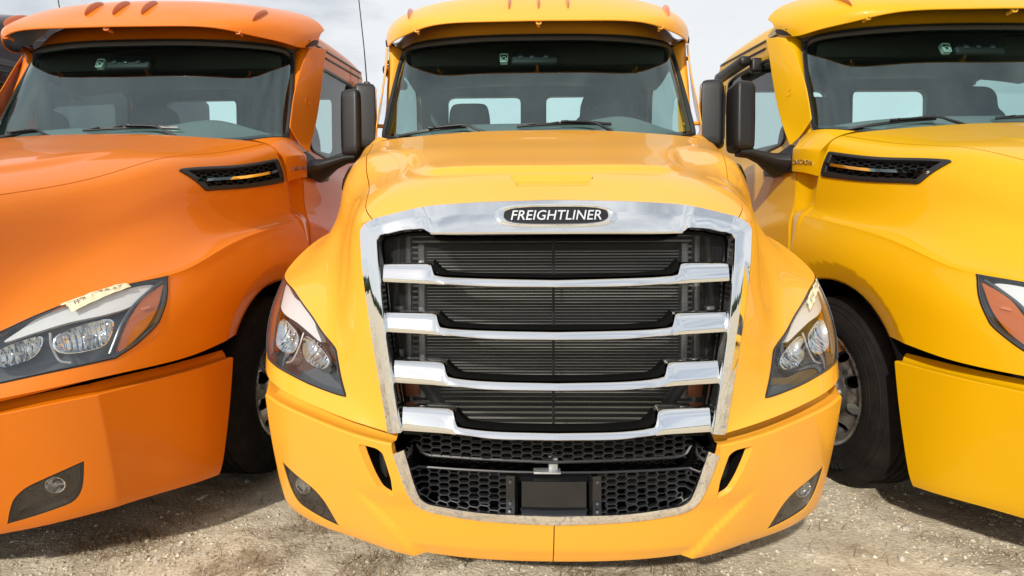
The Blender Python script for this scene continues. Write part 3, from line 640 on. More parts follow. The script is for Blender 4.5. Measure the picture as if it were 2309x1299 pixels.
# lower opening: floor tray, honeycomb panels, centre plate
zl=lambda x:np.interp(abs(x),[0,.2,.34,.40,.424,.445],[.382,.388,.402,.42,.46,.52])
yl=lambda x:.118+.10*abs(x)**1.6
UG=P_('upper_honeycomb',hexnet(-.435,.435,.541,.617,.14,.032,.0203,clip=lambda x,z:z>np.interp(abs(x),[0,.25,.414,.425,.435],[.536,.541,.546,.556,.575]) ,fy=yl),'grille_black',TR,30)
for sx in (-1,1):
    P_('lower_honeycomb',hexnet(.150 if sx>0 else -.442,.442 if sx>0 else -.150,.380,.498,.14,.032,.0203,clip=lambda x,z:z>zl(x)-.004,fy=yl),'grille_black',TR,30)
e=full(np.stack([np.linspace(0,.436,30),yl(np.linspace(0,.436,30))+.004,np.interp(np.linspace(0,.436,30),[0,.25,.40,.425,.436],[.533,.539,.545,.558,.58])],1)); V,F=tube(e,.005,6); P_('honeycomb_rim',G().add(V,F),'grille_black',UG)
e=full(np.stack([np.linspace(0,.444,30),yl(np.linspace(0,.444,30))+.004,np.interp(np.linspace(0,.444,30),[0,.15,.3,.444],[.500,.500,.503,.508])],1)); V,F=tube(e,.0045,6); P_('honeycomb_rim',G().add(V,F),'grille_black',UG)
a=np.array
rows=[]
for z,ins,y in ((.492,.0,.132),(.488,.003,.120),(.478,.012,.104),(.400,.012,.100),(.388,.004,.112),(.375,0,.126)):
    xx=np.linspace(-.112+ins,.112-ins,15); rows.append(np.stack([xx,y+.25*xx**2,np.full(15,z)],1))
V,F=loft(rows); g=G().add(V,F)
for sx in (-1,1):
    V,F=loft([[(sx*.112,.129,.492),(sx*.112,.129,.375)],[(sx*.122,.118,.490),(sx*.122,.118,.377)],[(sx*.149,.121,.490),(sx*.149,.121,.377)],[(sx*.150,.150,.49),(sx*.150,.150,.377)]]); g.add(V,F)
CP=P_('licence_plate_panel',g,'gloss_black',sharp=30)
for sx in (-1,1):
    for z in (.472,.405,.383):
        V,F=lathe([(.001,-.004),(.005,-.0035),(.006,0)],10); P_('bolt',G().add(V[:,[1,0,2]]*[1,1,1]+[sx*.136,.118,z],F),'bolt',CP)
V,F=loft([full(np.stack([np.linspace(0,.46,20),np.full(20,.30),np.full(20,.645)],1)),full(np.stack([np.linspace(0,.46,20),np.full(20,.30),np.full(20,.34)],1))]); P_('dark_baffle',G().add(V,F),'dark')
V,F=loft([full(ic[len(ic)//2:]+[0,.05,0]),full(ic[len(ic)//2:]*[1,1,1]+[0,.24,-.01])]); P_('lower_duct',G().add(V,F),'gloss_black')
P_('tow_shelf',hexnet(-.40,.40,.502,.535,.2,.014,.010,.0022,.004),'grille_black',TR,30)
V,F=box((.0,.165,.520),(.030,.07,.05),.006); g=G().add(V,F); V,F=box((-.02,.13,.502),(.085,.04,.006),.002); g.add(V,F); P_('radar_bracket',g,'steel')
# dark boxes added under the hood as light blocks; wheel housings, frame rails
g=G(); V,F=box((0,.95,.98),(1.06,1.30,.62),.02); g.add(V,F); V,F=box((0,.62,.50),(1.0,.5,.3),.02); g.add(V,F); P_('hood_light_block',g,'dark')
V,F=loft([[(x,.60,.33) for x in (-.7,.7)],[(x,1.0,.34) for x in (-.85,.85)],[(x,3.2,.45) for x in (-.8,.8)]]); P_('undertray',G().add(V,F),'dark')
g=G()
aa=np.linspace(-1.75,1.75,30); rr=.60
V,F=loft([np.stack([np.full(30,x),ARCH[0]+rr*np.sin(aa),ARCH[1]+rr*np.cos(aa)],1) for x in (1.175,.70)]); g.add(V,F)
V,F=loft([np.stack([np.full(30,.70),ARCH[0]+rr*k*np.sin(aa),ARCH[1]+rr*k*np.cos(aa)],1) for k in (1,.01)]); g.add(V,F); pair('wheel_housing',g,'dark')
V,F=box((.43,4.0,.72),(.08,5.6,.26),.01); pair('frame_rail',G().add(V,F),'dark')
# ---- wheels
def wheel(c,hub_out=True,txt=False):
    w=bpy.data.objects
    prof=[(.315,.0),(.33,-.012),(.36,-.018),(.40,-.012),(.436,.0),(.458,.012),(.463,.010),(.468,.016),(.482,.022),(.494,.034),(.498,.05)]
    gro=[]
    for k,xx in enumerate((.085,.125,.165,.205)): gro+=[(.500,xx-.010),(.488,xx-.006),(.488,xx+.006),(.500,xx+.010)]
    prof=prof+gro+[(.498,.24),(.49,.262),(.46,.285),(.40,.295),(.33,.29),(.315,.27)]
    g=G(); V,F=lathe([(r,-x) for r,x in prof],72); g.add(V,F)
    for a in (.37,.386,.444): 
        V,F=lathe([(a-.0025,.0155 if a<.4 else .004),(a,.0175 if a<.4 else -.001),(a+.0025,.0145 if a<.4 else -.002)],72); g.add(V,F)
    return g
W0=wheel(0)
def disc():
    g=G(); n=10
    V,F=lathe([(.318,-.012),(.312,.004),(.306,.008),(.297,.004),(.292,-.020),(.286,-.035)],64); g.add(V,F)
    # dished face with ten hand holes
    a=np.linspace(0,2*math.pi,80,endpoint=False); outer=np.stack([a*0,a],1)
    loopo=np.stack([.286*np.cos(a),.286*np.sin(a)],1); holes=[]
    for k in range(n):
        p=(k+.5)*2*math.pi/n; b=np.linspace(0,2*math.pi,18,endpoint=False); q=np.stack([.232+.027*np.cos(b),.034*np.sin(b)],1)
        holes.append(np.stack([q[:,0]*math.cos(p)-q[:,1]*math.sin(p),q[:,0]*math.sin(p)+q[:,1]*math.cos(p)],1))
    def f(st): r=np.hypot(st[:,0],st[:,1]); x=-.035+.062*sstep(.29,.17,r)*1.0 if False else -.035+.055*(1-sstep(.17,.285,r)); return np.stack([x,st[:,0],st[:,1]],1)
    def nf(st): 
        n=np.tile([1.,0,0],(len(st),1)); r=np.hypot(st[:,0],st[:,1]); k=.7*sstep(.16,.2,r)*(1-sstep(.26,.287,r)); n[:,1]=st[:,0]/(r+1e-6)*k; n[:,2]=st[:,1]/(r+1e-6)*k; return n/np.linalg.norm(n,axis=1)[:,None]
    h,_=patch(f,nf,loopo,holes,.02,(1,1),0,.025); g.add(np.concatenate(h.V),h.F,np.concatenate(h.N))
    return g
def nuts():
    g=G()
    for k in range(10):
        p=k*2*math.pi/10; V,F=lathe([(.001,.062),(.012,.06),(.016,.05),(.016,.02)],6,(0,0,0)); g.add(V+[0,.143*math.cos(p),.143*math.sin(p)],F)
    V,F=lathe([(.001,.075),(.05,.072),(.085,.06),(.092,.03),(.092,.0)],32); g.add(V,F); return g
DI,NU=disc(),nuts()
def put_wheel(x,y,sx):
    o=bpy.data.objects.new('front_wheel' if y<2 else 'rear_wheel',wheel_me[sx][0]); COL.objects.link(o); o.parent=TR; o.location=(x,y,.498)
    for nm,k in (('wheel_disc',1),('hub',2)):
        q=bpy.data.objects.new(nm,wheel_me[sx][k]); COL.objects.link(q); q.parent=o
    if y<2:
        V,F=text_mesh('R268',.058,.001,0,.003,1.15); rr=.405; a0=math.radians(-126) if sx<0 else math.radians(-54)
        th=V[:,0]/rr; r2=rr+V[:,1]; ang_=a0+th*(1 if sx<0 else 1)
        # runs round the sidewall, readable from outside
        yy=r2*np.cos(ang_)*(1 if sx>0 else 1); zz=r2*np.sin(ang_)
        ang_=a0-th*(-1); 
        if sx<0: P=np.stack([-.0165-V[:,2]*.6+0*yy,r2*np.sin(th+math.pi)*-1,r2*np.cos(th+math.pi)],1)
        else: P=np.stack([.0165+V[:,2]*.6+0*yy,r2*np.sin(th+math.pi),r2*np.cos(th+math.pi)],1)
        P=P*[1,1,1]; c,s=math.cos(math.radians(18*sx)),math.sin(math.radians(18*sx)); P=np.stack([P[:,0],P[:,1]*c-P[:,2]*s,P[:,1]*s+P[:,2]*c],1)
        P_('tyre_lettering',G().add(P*[1,1,1],F),'grille_black',o)
    return o
wheel_me={}
for sx in (1,-1):
    L=[]
    for gg,mm,nm in ((W0,'tyre','tyre'),(DI,'alu','wheel_disc'),(NU,'steel','hub')):
        q=gg if sx>0 else gg.mir(); me=q.mesh(nm,35); me.materials.append(M[mm]); L.append(me)
    wheel_me[sx]=L
for sx in (1,-1):
    put_wheel(sx*1.135,ARCH[0]+.045,sx)
    for y in (5.0,6.3): put_wheel(sx*1.22,y,sx)
# ================================================================ cab
def ws_n(st):
    n=SW.nrm(st); n[n[:,1]>0]*=-1; return n
WO=roundpoly([(0,-4),(0,4),(2,4),(2,-4)],[.10,.10,.17,.17],10,(.42,.26))
wo=resamp(WO*[.42,.26],.02)/[.42,.26]
wi=inset(wo,.045,(.42,.26)); wm=inset(wo,.012,(.42,.26)); wk=inset(wo,.036,(.42,.26))
def onw(st,off): return SW.ev(st)+ws_n(st)*off
V,F=loft([onw(wo,-.005),onw(inset(wo,.002,(.42,.26)),.010),onw(wm,.017),onw(inset(wo,.022,(.42,.26)),.013),onw(inset(wo,.026,(.42,.26)),.016),onw(wk,.010),onw(wi,.002)],True)
SEAL=P_('windscreen_seal',G().add(V,F),'rubber',sharp=50)
g,_=patch(SW.ev,ws_n,wi,(),.05,(.42,.26),.005); P_('windscreen',g,'windscreen')
# frit and toned top strip belong to the pane
def fritline(d): return inset(wo,d,(.42,.26))
V,F=loft([onw(fritline(.040),-.004),onw(fritline(.068),-.004)],True); P_('windscreen_edge_band',G().add(V,F),'gloss_black',SEAL)
# ---- roof
RF=[[(0,1.845,2.652),(.4,1.872,2.658),(.68,1.945,2.672),(.86,2.04,2.678),(.94,2.115,2.685),(1.006,2.115,2.735)],
 [(0,1.925,2.79),(.4,1.945,2.79),(.7,2.03,2.795),(.88,2.14,2.79),(.955,2.19,2.77),(1.006,2.19,2.76)],
 [(0,2.2,2.955),(.45,2.22,2.95),(.75,2.26,2.93),(.92,2.3,2.89),(.985,2.33,2.835),(1.02,2.34,2.79)],
 [(0,2.7,3.05),(.45,2.7,3.045),(.78,2.7,3.02),(.94,2.7,2.97),(1.008,2.7,2.91),(1.033,2.7,2.855)],
 [(0,3.1,3.10),(.45,3.1,3.095),(.78,3.1,3.07),(.94,3.1,3.02),(1.006,3.1,2.97),(1.034,3.1,2.928)],
 [(0,3.22,3.09),(.45,3.22,3.085),(.78,3.22,3.055),(.93,3.215,3.005),(.995,3.21,2.97),(1.028,3.20,2.945)],
 [(0,3.26,3.02),(.45,3.26,3.02),(.78,3.26,3.0),(.92,3.255,2.97),(.985,3.25,2.945),(1.01,3.245,2.92)]]
SR=Surf(RF,True)
st=np.stack(np.meshgrid(np.linspace(0,6,90),np.linspace(-5,5,111),indexing='ij'),-1).reshape(-1,2)
n=SR.nrm(st); V=SR.ev(st); w=(n*(V-[0,2.8,2.2])).sum(1)<0; n[w]*=-1
paint_('roof',G().add(V,gridf(90,111),n))
# ---- sides
XZ=np.array([(.60,1.10),(.84,1.12),(1.30,1.122),(1.455,1.120),(1.50,1.100),(1.60,1.082),(1.76,1.078),(1.86,1.070),(1.95,1.030),(2.02,1.014),(2.3,1.012),(2.64,1.018),(2.76,1.029),(2.96,1.034)])
def sx_(z): return sum(np.interp(z+d,XZ[:,0],XZ[:,1])*w for d,w in ((-.03,.2),(-.015,.2),(0,.2),(.015,.2),(.03,.2)))
def side_f(st): return np.stack([sx_(st[:,1]),st[:,0],st[:,1]],1)
def side_n(st):
    d=(sx_(st[:,1]+.004)-sx_(st[:,1]-.004))/.008; n=np.stack([np.ones(len(st)),np.zeros(len(st)),-d],1); return n/np.linalg.norm(n,axis=1)[:,None]
WIN=roundpoly([(2.14,2.0),(2.45,2.0),(2.72,2.09),(3.06,2.215),(3.06,2.735),(2.9,2.735),(2.36,2.65),(2.18,2.5)],[.06,.05,.1,.08,.09,.02,.08,.1],6)
bz=lambda y:2.742+(y-2.118)*(2.947-2.748)/(3.206-2.118)
DO=[(1.885,.80),(1.885,1.90),(1.955,2.0),(2.03,2.4),(2.135,2.735)]+[(y,bz(y)-.004) for y in np.linspace(2.2,3.12,8)]+[(3.12,.80)]
g,_=patch(side_f,side_n,DO,[WIN],.03,(1,1),.02,.03); doors=pair('door',g,None,paint=True)
g,_=patch(side_f,side_n,[(3.13,.80),(3.13,bz(3.13)-.004),(3.2,2.94),(3.245,2.90),(3.245,.8)],(),.04,(1,1),.02); pair('cab_corner',g,None,paint=True)
wl_=resamp(WIN,.02); 
def ons(st,off): st=np.asarray(st,float); return side_f(st)+side_n(st)*off
V,F=loft([ons(inset(wl_,-.012,(1,1)),.001),ons(inset(wl_,-.008,(1,1)),.009),ons(inset(wl_,.006,(1,1)),.010),ons(inset(wl_,.012,(1,1)),.002),ons(inset(wl_,.014,(1,1)),-.02)],True)
pair('window_seal',G().add(V,F),'rubber',parents=doors)
g,_=patch(side_f,side_n,inset(wl_,.008,(1,1)),(),.06,(1,1),.004,off=-.008); pair('door_window',g,'window',parents=doors)
g=G()
for z in (1.15,1.45): V,F=box((1.122,1.90,z),(.01,.02,.10),.003); g.add(V,F)
V,F=box((1.124,2.95,1.62),(.02,.20,.06),.01); pair('door_handle',G().add(V,F),'black',parents=doors)
for dz,y0,y1 in ((.0,2.10,3.22),(-.052,2.40,3.205)):
    yy=np.linspace(y0,y1,24); zz=bz(yy)+dz; P=np.stack([sx_(zz)+.003,yy,zz],1); P[-1,0]-=.01; V,F=tube(P,.0075,6); pair('drip_rail',G().add(V,F),'rubber')
# cowl between hood and door: recessed panel, then the step with the lettering above it
H7=lambda t:hood_f(np.array([[7,t]]))[0]
lv=[(1.762,4.75),(1.70,5.15),(1.62,5.6),(1.54,6.25),(1.50,7.0),(1.463,8.5),(1.36,10.0),(1.2,11.0),(.95,11.8)]
rows=[]
for z,t in lv:
    h=H7(t)+[0,-.01,0]; d=np.array([sx_(np.array([z]))[0]-.004,1.879,z]); dep=.045*sstep(1.47,1.56,z); 
    rows.append(np.array([h+[-.02,.0,0],h+[-.02-dep*.6,.03,0],(h*.65+d*.35)*[1,1,0]+[-dep,0,z],(h*.35+d*.65)*[1,1,0]+[-dep*.9,0,z],d+[-.004,-.012,0],d,d+[-.02,.004,0]]))
rows=[cat(r,25) for r in rows]; A3=np.array(rows); A3=np.stack([cat(A3[:,j],50) for j in range(25)],1)
V,F=loft(list(A3)); pair('cowl_side',G().add(V,F),None,paint=True)
CW=[[(.90,1.60,1.93),(.985,1.72,1.975),(1.0,1.86,2.005),(1.0,1.95,2.02)],
    [(1.005,1.612,1.897),(1.03,1.73,1.945),(1.035,1.86,1.972),(1.030,1.925,1.985)],
    [(1.062,1.626,1.846),(1.085,1.74,1.882),(1.092,1.855,1.908),(1.075,1.885,1.925)],
    [(1.078,1.638,1.815),(1.102,1.745,1.856),(1.108,1.86,1.885),(1.088,1.881,1.893)],
    [(1.082,1.648,1.755),(1.104,1.75,1.79),(1.110,1.866,1.815),(1.09,1.882,1.82)],
    [(1.082,1.660,1.690),(1.102,1.76,1.728),(1.108,1.870,1.757),(1.088,1.882,1.76)]]
SCW=Surf(CW,False); st=np.stack(np.meshgrid(np.linspace(0,5,50),np.linspace(0,3,40),indexing='ij'),-1).reshape(-1,2)
V=SCW.ev(st); g=G().add(V,gridf(50,40)); b=V[-40:]; VV,FF=loft([b,b+[-.05,0,.004]]); g.add(VV,FF); e_=V.reshape(50,40,3)[:,0]; VV,FF=loft([e_,e_+[-.05,.01,0]]); g.add(VV,FF)
cc=pair('cowl_corner',g,None,paint=True)
V,F=text_mesh('CASCADIA',1,.02,.25,.0,1.12); w=np.ptp(V[:,0]); h=np.ptp(V[:,1]); V=V-(V.max(0)+V.min(0))/2
for k,sx in enumerate((1,-1)):
    st=np.zeros((len(V),2)); st[:,0]=4.02-V[:,1]/h*.38
    st[:,1]=1.12+sx*V[:,0]/w*1.5
    P=SCW.ev(st); n=SCW.nrm(st); n[n[:,0]<0]*=-1; P=P+n*(.0035+V[:,2:3]*.1); P[:,0]*=sx
    P_('lettering',G().add(P,F),'alu',cc[k])
# windscreen pillars and the plenum under the glass edge
s=np.linspace(-.02,2,40); st=np.stack([s,np.full(40,4.0)],1); a_=SW.ev(st); ed=np.array(DO[:5]); zz=np.interp(s,[0,2],[1.99,2.735]); yy=np.interp(zz,[1.90,2.0,2.4,2.735],[1.885,1.955,2.03,2.135]); b_=np.stack([sx_(zz),yy,zz],1)
rows=[a_+[-.018,.014,0],a_+[-.008,.010,0],a_*.6+b_*.4+[.006,-.012,0],a_*.25+b_*.75+[.006,-.006,0],b_+[0,0,0],b_+[-.02,.01,0]]; rows=np.array(rows); A3=np.stack([cat(rows[:,j],20) for j in range(40)],1)
V,F=loft(list(A3)); pair('windscreen_pillar',G().add(V,F),None,paint=True)
X=np.linspace(-.9,.9,41); f7=SW.ev(np.stack([np.full(41,.02),X*4],1)); V,F=loft([f7+[0,-.16,-.12],f7+[0,-.02,-.06],f7+[0,.04,-.04]]); P_('cowl_grille',G().add(V,F),'black')
# ---- sun visor with lamps and brackets
def vis_n(st):
    n=SV.nrm(st); n[(n[:,1]*-.7+n[:,2]*.7)<0]*=-1; return n
st=np.stack(np.meshgrid(np.linspace(0,3,70),np.linspace(-6,6,181),indexing='ij'),-1).reshape(-1,2)
V=SV.ev(st); N=vis_n(st); g=G().add(V,gridf(70,181),N); lin=G().add(V-N*.010,gridf(70,181),-N)
v3=V.reshape(70,181,3); n3=N.reshape(70,181,3)
a2=np.linspace(0,math.pi,7)
def lipr(P,Nn,O): rows=[P-Nn*.005+Nn*.005*math.cos(q)+O*.006*math.sin(q) for q in a2]; V_,F_=loft(rows); NN=np.concatenate([Nn*math.cos(q)+O*math.sin(q) for q in a2]); g.add(V_,F_,NN)
o0=v3[0]-v3[1]; o0/=np.linalg.norm(o0,axis=1)[:,None]; lipr(v3[0],n3[0],o0)
o1=v3[-1]-v3[-2]; o1/=np.linalg.norm(o1,axis=1)[:,None]; lipr(v3[-1],n3[-1],o1)
for j,sg in ((0,1),(180,1)):
    o2=v3[:,j]-v3[:,1 if j==0 else 179]; o2/=np.linalg.norm(o2,axis=1)[:,None]; lipr(v3[:,j],n3[:,j],o2)
VI=paint_('sun_visor',g); P_('visor_reflection_sheet',lin,'black',VI)  # black sheet added under the visor so the windscreen reflects it dark
def onv(st,off): st=np.asarray(st,float); return SV.ev(st)+vis_n(st)*off
ML=[]
for tx in (-3.0,-.60,0,.60,3.0):
    rows=[]; ln_=.74 if abs(tx)<2 else .85
    a=np.linspace(0,2*math.pi,20,endpoint=False)
    s0=1.08 if abs(tx)<2 else 1.0
    for f,h in ((1,.0),(1,.006),(.93,.013),(.75,.020),(.45,.027),(.15,.029)):
        u=.5-.5*np.cos(a); wd=.033*(.75+.25*np.sin(np.pi*np.clip(u,0,1)))*(1-.25*(1-u))
        st=np.stack([s0+ln_*(.5+(u-.5)*f),tx+wd*np.sin(a)*f*1.05],1); rows.append(onv(st,h))
    V,F=loft(rows,True); F=F+[[len(V)-20+k for k in range(20)]]
    ml=P_('marker_lamp',G().add(V,F),'marker',VI); 
for tx in (-2.72,0,2.72):
    st=np.array([[.16,tx]]); p=onv(st,-.012)[0]; q=p+np.array([0,.20,-.01]); g=G()
    sh=[(-.018,.006),(-.018,-.014),(-.011,-.025),(.011,-.025),(.018,-.014),(.018,.006)]
    V,F=loft([[p+[x,-.004,z] for x,z in sh],[p+[x,.006,z] for x,z in sh]],False); F=F+[list(range(6)),[6+k for k in range(6)][::-1]]; g.add(V,F)
    V,F=tube([p+[0,.0,-.012],p+[0,.045,-.012]],.009,10); g.add(V,F)
    br=paint_('visor_bracket',g,VI)
    V,F=lathe([(.001,-.006),(.006,-.005),(.008,0)],12); P_('bolt',G().add(V[:,[1,0,2]]+p+[0,-.004,-.011],F),'bolt',br)
# ---- fairing blades standing off the windscreen pillars
FB=[[(1.032,1.815,2.063),(1.060,1.880,1.985),(1.094,1.930,1.938)],[(1.027,1.86,2.20),(1.065,1.96,2.12),(1.092,2.04,2.12)],[(1.018,1.935,2.36),(1.055,2.03,2.35),(1.086,2.15,2.36)],[(1.022,2.04,2.56),(1.055,2.12,2.57),(1.084,2.225,2.60)],[(1.034,2.118,2.685),(1.060,2.175,2.715),(1.087,2.27,2.748)]]
SF=Surf(FB,False); st=np.stack(np.meshgrid(np.linspace(0,4,50),np.linspace(0,2,24),indexing='ij'),-1).reshape(-1,2)
V=SF.ev(st); N=SF.nrm(st); N[N[:,1]>0]*=-1; g=G().add(V,gridf(50,24),N).add(V-N*.008,gridf(50,24),-N)
bd=np.r_[np.arange(24),np.arange(1,50)*24+23,49*24+np.arange(22,-1,-1),np.arange(48,0,-1)*24]
P=V[bd]; Nn=N[bd]; tn=np.roll(P,-1,0)-np.roll(P,1,0); O=np.cross(tn,Nn); O/=np.linalg.norm(O,axis=1)[:,None]; O*=np.sign((O*(P-P.mean(0))).sum(1).mean())
rows=[P-Nn*.004+Nn*.004*math.cos(q)+O*.005*math.sin(q) for q in a2]; VV,FF=loft(rows,True); g.add(VV,FF,np.concatenate([Nn*math.cos(q)+O*math.sin(q) for q in a2]))
fb=pair('pillar_fairing',g,None,paint=True)
g=G()
for s_ in (.9,3.2):
    p=SF.ev(np.array([[s_,.9]]))[0]; V,F=tube([p+[0,.004,0],p+[-.10,.03,.0]],.013,10); g.add(V,F)
pair('standoff',g,None,paint=True,parents=fb)
c=SF.ev(np.array([[1.75,1.0]]))[0]; n=SF.nrm(np.array([[1.75,1.0]]))[0]; n=n if n[1]<0 else -n
a=np.linspace(0,2*math.pi,24,endpoint=False); u=np.cross(n,[0,0,1]); u/=np.linalg.norm(u); v=np.cross(u,n)
g=G()
for r in (.022,.012): V,F=tube([c+n*.001+r*(math.cos(q)*u+math.sin(q)*v) for q in a],.0016,5,True); g.add(V,F)
pair('emblem',g,None,paint=True,parents=fb)
# ---- mirrors
def rounded_head():
    g=G(); rows=[]
    W2,D2=.070,.085
    for z,k in ((-.222,.30),(-.219,.62),(-.208,.86),(-.19,.97),(-.15,1.0),(.0,1.02),(.15,1.0),(.19,.97),(.208,.86),(.219,.62),(.222,.30)):
        sec=roundpoly([(-W2*k,-D2*k*.55),(W2*k*.75,-D2*k),(W2*k,-D2*k*.5),(W2*k,D2*k),(-W2*k,D2*k)],[.025*k,.03*k,.03*k,.012*k,.012*k],6)
        rows.append(np.stack([sec[:,0],sec[:,1],np.full(len(sec),z)],1))
    V,F=loft(rows,True); n=len(rows[0]); F+= [list(range(n))[::-1],[len(V)-n+k for k in range(n)]]
    g.add(V,F)
    return g
MH=rounded_head()
HEADS=[]
def mk_mirror(sx):
    c=np.array([1.375*sx,1.985,2.125]); g=G(); r=[]
    a=np.linspace(0,2*math.pi,16,endpoint=False)
    for p,w,h in (((1.105,2.05,1.83),.16,.075),((1.16,2.04,1.845),.11,.060),((1.25,2.0,1.872),.065,.040),((1.33,1.985,1.895),.05,.03),((1.40,1.985,1.90),.05,.025)):
        r.append(np.stack([np.full(16,p[0]*sx),p[1]+w*np.cos(a),p[2]+h*np.sin(a)],1))
    V,F=loft(r,True,flip=sx<0); g.add(V,F+[[len(V)-16+k for k in range(16)]])
    R=[]
    for off,k in ((-.0,1.0),(.012,1.0),(.018,.96)):
        L=roundpoly([(1.895,1.905),(1.895,1.758),(2.28,1.80),(2.295,1.845),(2.16,1.925),(2.0,1.95)],.02,4); m=L.mean(0); q=ons(m+(L-m)*k,off+.003); q[:,0]*=sx; R.append(q)
    V,F=loft(R,True,flip=sx<0); n=len(R[0]); g.add(V,F+[[len(V)-n+k for k in range(n)]])
    o=P_('door_mirror',g,'black')
    h=(MH if sx>0 else MH.mir()).out('mirror_head',M['black'],o,40)
    V,F=box((0,.084,.045),(.115,.006,.30),.002); V2,F2=box((0,.084,-.155),(.115,.006,.085),.002); gl=P_('mirror_glass',G().add(V,F).add(V2,F2),'mirror',o)
    V,F=tube([(-.052*sx,-.062,-.17),(-.052*sx,-.066,.17)],.0025,6); sm=P_('mirror_seam',G().add(V,F),'dark',o)
    for k in (h,gl,sm): k.location=c
    return o
for sx in (1,-1): mk_mirror(sx)
# look-down mirror above the passenger door
V,F=box((-1.13,2.74,2.72),(.09,.52,.075),.03,4,Matrix.Rotation(math.radians(6),3,'X')); g=G().add(V,F); V,F=box((-1.05,2.50,2.66),(.08,.06,.10),.015,3); g.add(V,F); P_('lookdown_mirror',g,'black')
# aerial on the driver's side
V,F=box((1.105,3.15,2.79),(.055,.05,.10),.012,3); ae=P_('aerial_base',G().add(V,F),'black')
V,F=tube([(1.105,3.14,2.83),(1.098,3.10,3.1),(1.08,3.02,3.5),(1.07,2.98,3.78)],[.006,.005,.0045,.003],7); P_('aerial_whip',G().add(V,F),'rubber',ae)
# ---- wipers
def onws(x,z,off=.016):
    q=np.array([[np.interp(z,[1.9,2.66],[0,2]),x/.24]])
    for _ in range(25):
        P0=SW.ev(q)[0]; e=1e-3; J=np.stack([(SW.ev(q+[[e,0]])[0]-P0)/e,(SW.ev(q+[[0,e]])[0]-P0)/e],1)[[0,2]]; q=q+np.linalg.solve(J,np.array([x,z])-P0[[0,2]])*.8
    return SW.ev(q)[0]+ws_n(q)[0]*off
for (x0,z0),(x1,z1),(xp,zp),(xe,ze) in (((-.86,1.972),(-.43,2.000),(-.52,2.022),(-.30,1.94)),((-.13,1.990),(.43,2.008),(.24,2.030),(.44,1.94))):
    B=[onws(x,z,.010) for x,z in zip(np.linspace(x0,x1,13),np.linspace(z0,z1,13)+.006*np.sin(np.linspace(0,math.pi,13)))]
    V,F=loft([np.array(B)+[0,0,-.009],np.array(B)+[0,-.005,-.004],np.array(B)+[0,-.004,.008],np.array(B)+[0,.004,.009]]); gb=G().add(V,F)
    mid=np.array(B[6])+[0,-.012,.010]; arm=[onws(xe,ze,.026),onws((xe*2+xp)/3,(ze*2+zp)/3,.034),onws((xe+2*xp)/3,(ze+zp*2)/3+.002,.032),mid]
    V,F=tube(cat(arm,18),np.linspace(.009,.0055,18),7); g=G().add(V,F); V,F=box(mid,(.045,.014,.012),.003); g.add(V,F)
    for k in (1,4,8,11): V,F=bar(np.array(B[k])+[0,-.002,.005],np.array(B[k])+[.06 if k<6 else -.06,-.010,.011],.006,.004); gb.add(V,F)
    wp=P_('wiper_blade',gb,'rubber'); P_('wiper_arm',g,'black',wp)
# ---- inside
def wallf(st): return np.stack([st[:,0],np.full(len(st),3.20),st[:,1]],1)
def walln(st): return np.tile([0,-1.,0],(len(st),1))
w1=roundpoly([(.105,2.20),(.105,2.725),(.775,2.725),(.775,2.20)],.07,6)
g,_=patch(wallf,walln,[(-1.0,.9),(-1.0,2.88),(-.9,2.97),(.9,2.97),(1.0,2.88),(1.0,.9)],[w1,w1*[-1,1]],.12,(1,1),.05,.05); BW=P_('back_wall',g,'interior')
for sx in (1,-1):
    g,_=patch(lambda st:wallf(st)+[0,.03,0],walln,inset(resamp(w1*[sx,1],.03),-.004,(1,1)),(),.2,(1,1),.004); P_('rear_window',g,'back_glass',BW)
    V,F=tube(np.stack([resamp(w1*[sx,1],.02)[:,0],np.full(len(resamp(w1*[sx,1],.02)),3.196),resamp(w1*[sx,1],.02)[:,1]],1),.012,6,True); P_('window_rubber',G().add(V,F),'rubber',BW)
def back_out(st): return np.stack([st[:,0],np.full(len(st),3.258),st[:,1]],1)
g,_=patch(back_out,lambda st:-walln(st),[(-1.03,.8),(-1.03,2.85),(-.96,2.98),(.96,2.98),(1.03,2.85),(1.03,.8)],[w1,w1*[-1,1]],.12,(1,1),.004,.004); paint_('cab_back',g)
X=np.linspace(-1,1,41)
rows=[]
for y,z,dz in ((1.50,1.84,0),(1.56,1.93,0),(1.66,2.02,.3),(1.78,2.065,1),(1.92,2.075,1),(2.0,2.05,1),(2.03,1.95,.6),(2.04,1.60,0)):
    yy=y+.30*np.abs(X)**3*(1 if y<1.7 else .4); hump=.05*np.exp(-((X*1.0-.55)/.22)**2)*dz; rows.append(np.stack([X*.97,yy,z+hump-.05*np.abs(X)**4],1))
V,F=loft([cat(np.array(rows)[:,j],30) for j in range(41)]); DB=P_('dashboard',G().add(V,F),'interior')
a=np.linspace(0,2*math.pi,40,endpoint=False); R3=np.array(Matrix.Rotation(math.radians(-38),3,'X')); ring=np.stack([.22*np.cos(a),np.zeros(40),.22*np.sin(a)],1)@R3.T
V,F=tube(ring+[.55,2.22,2.02],.014,8,True); SWH=P_('steering_wheel',G().add(V,F),'console')
V,F=box((.55,2.22,2.02),(.16,.04,.14),.02,3,Matrix.Rotation(math.radians(-38),3,'X')); g=G().add(V,F); V,F=box((.55,2.22,2.02),(.42,.02,.04),.008,2,Matrix.Rotation(math.radians(-38),3,'X')); g.add(V,F); P_('wheel_hub',g,'console',SWH)
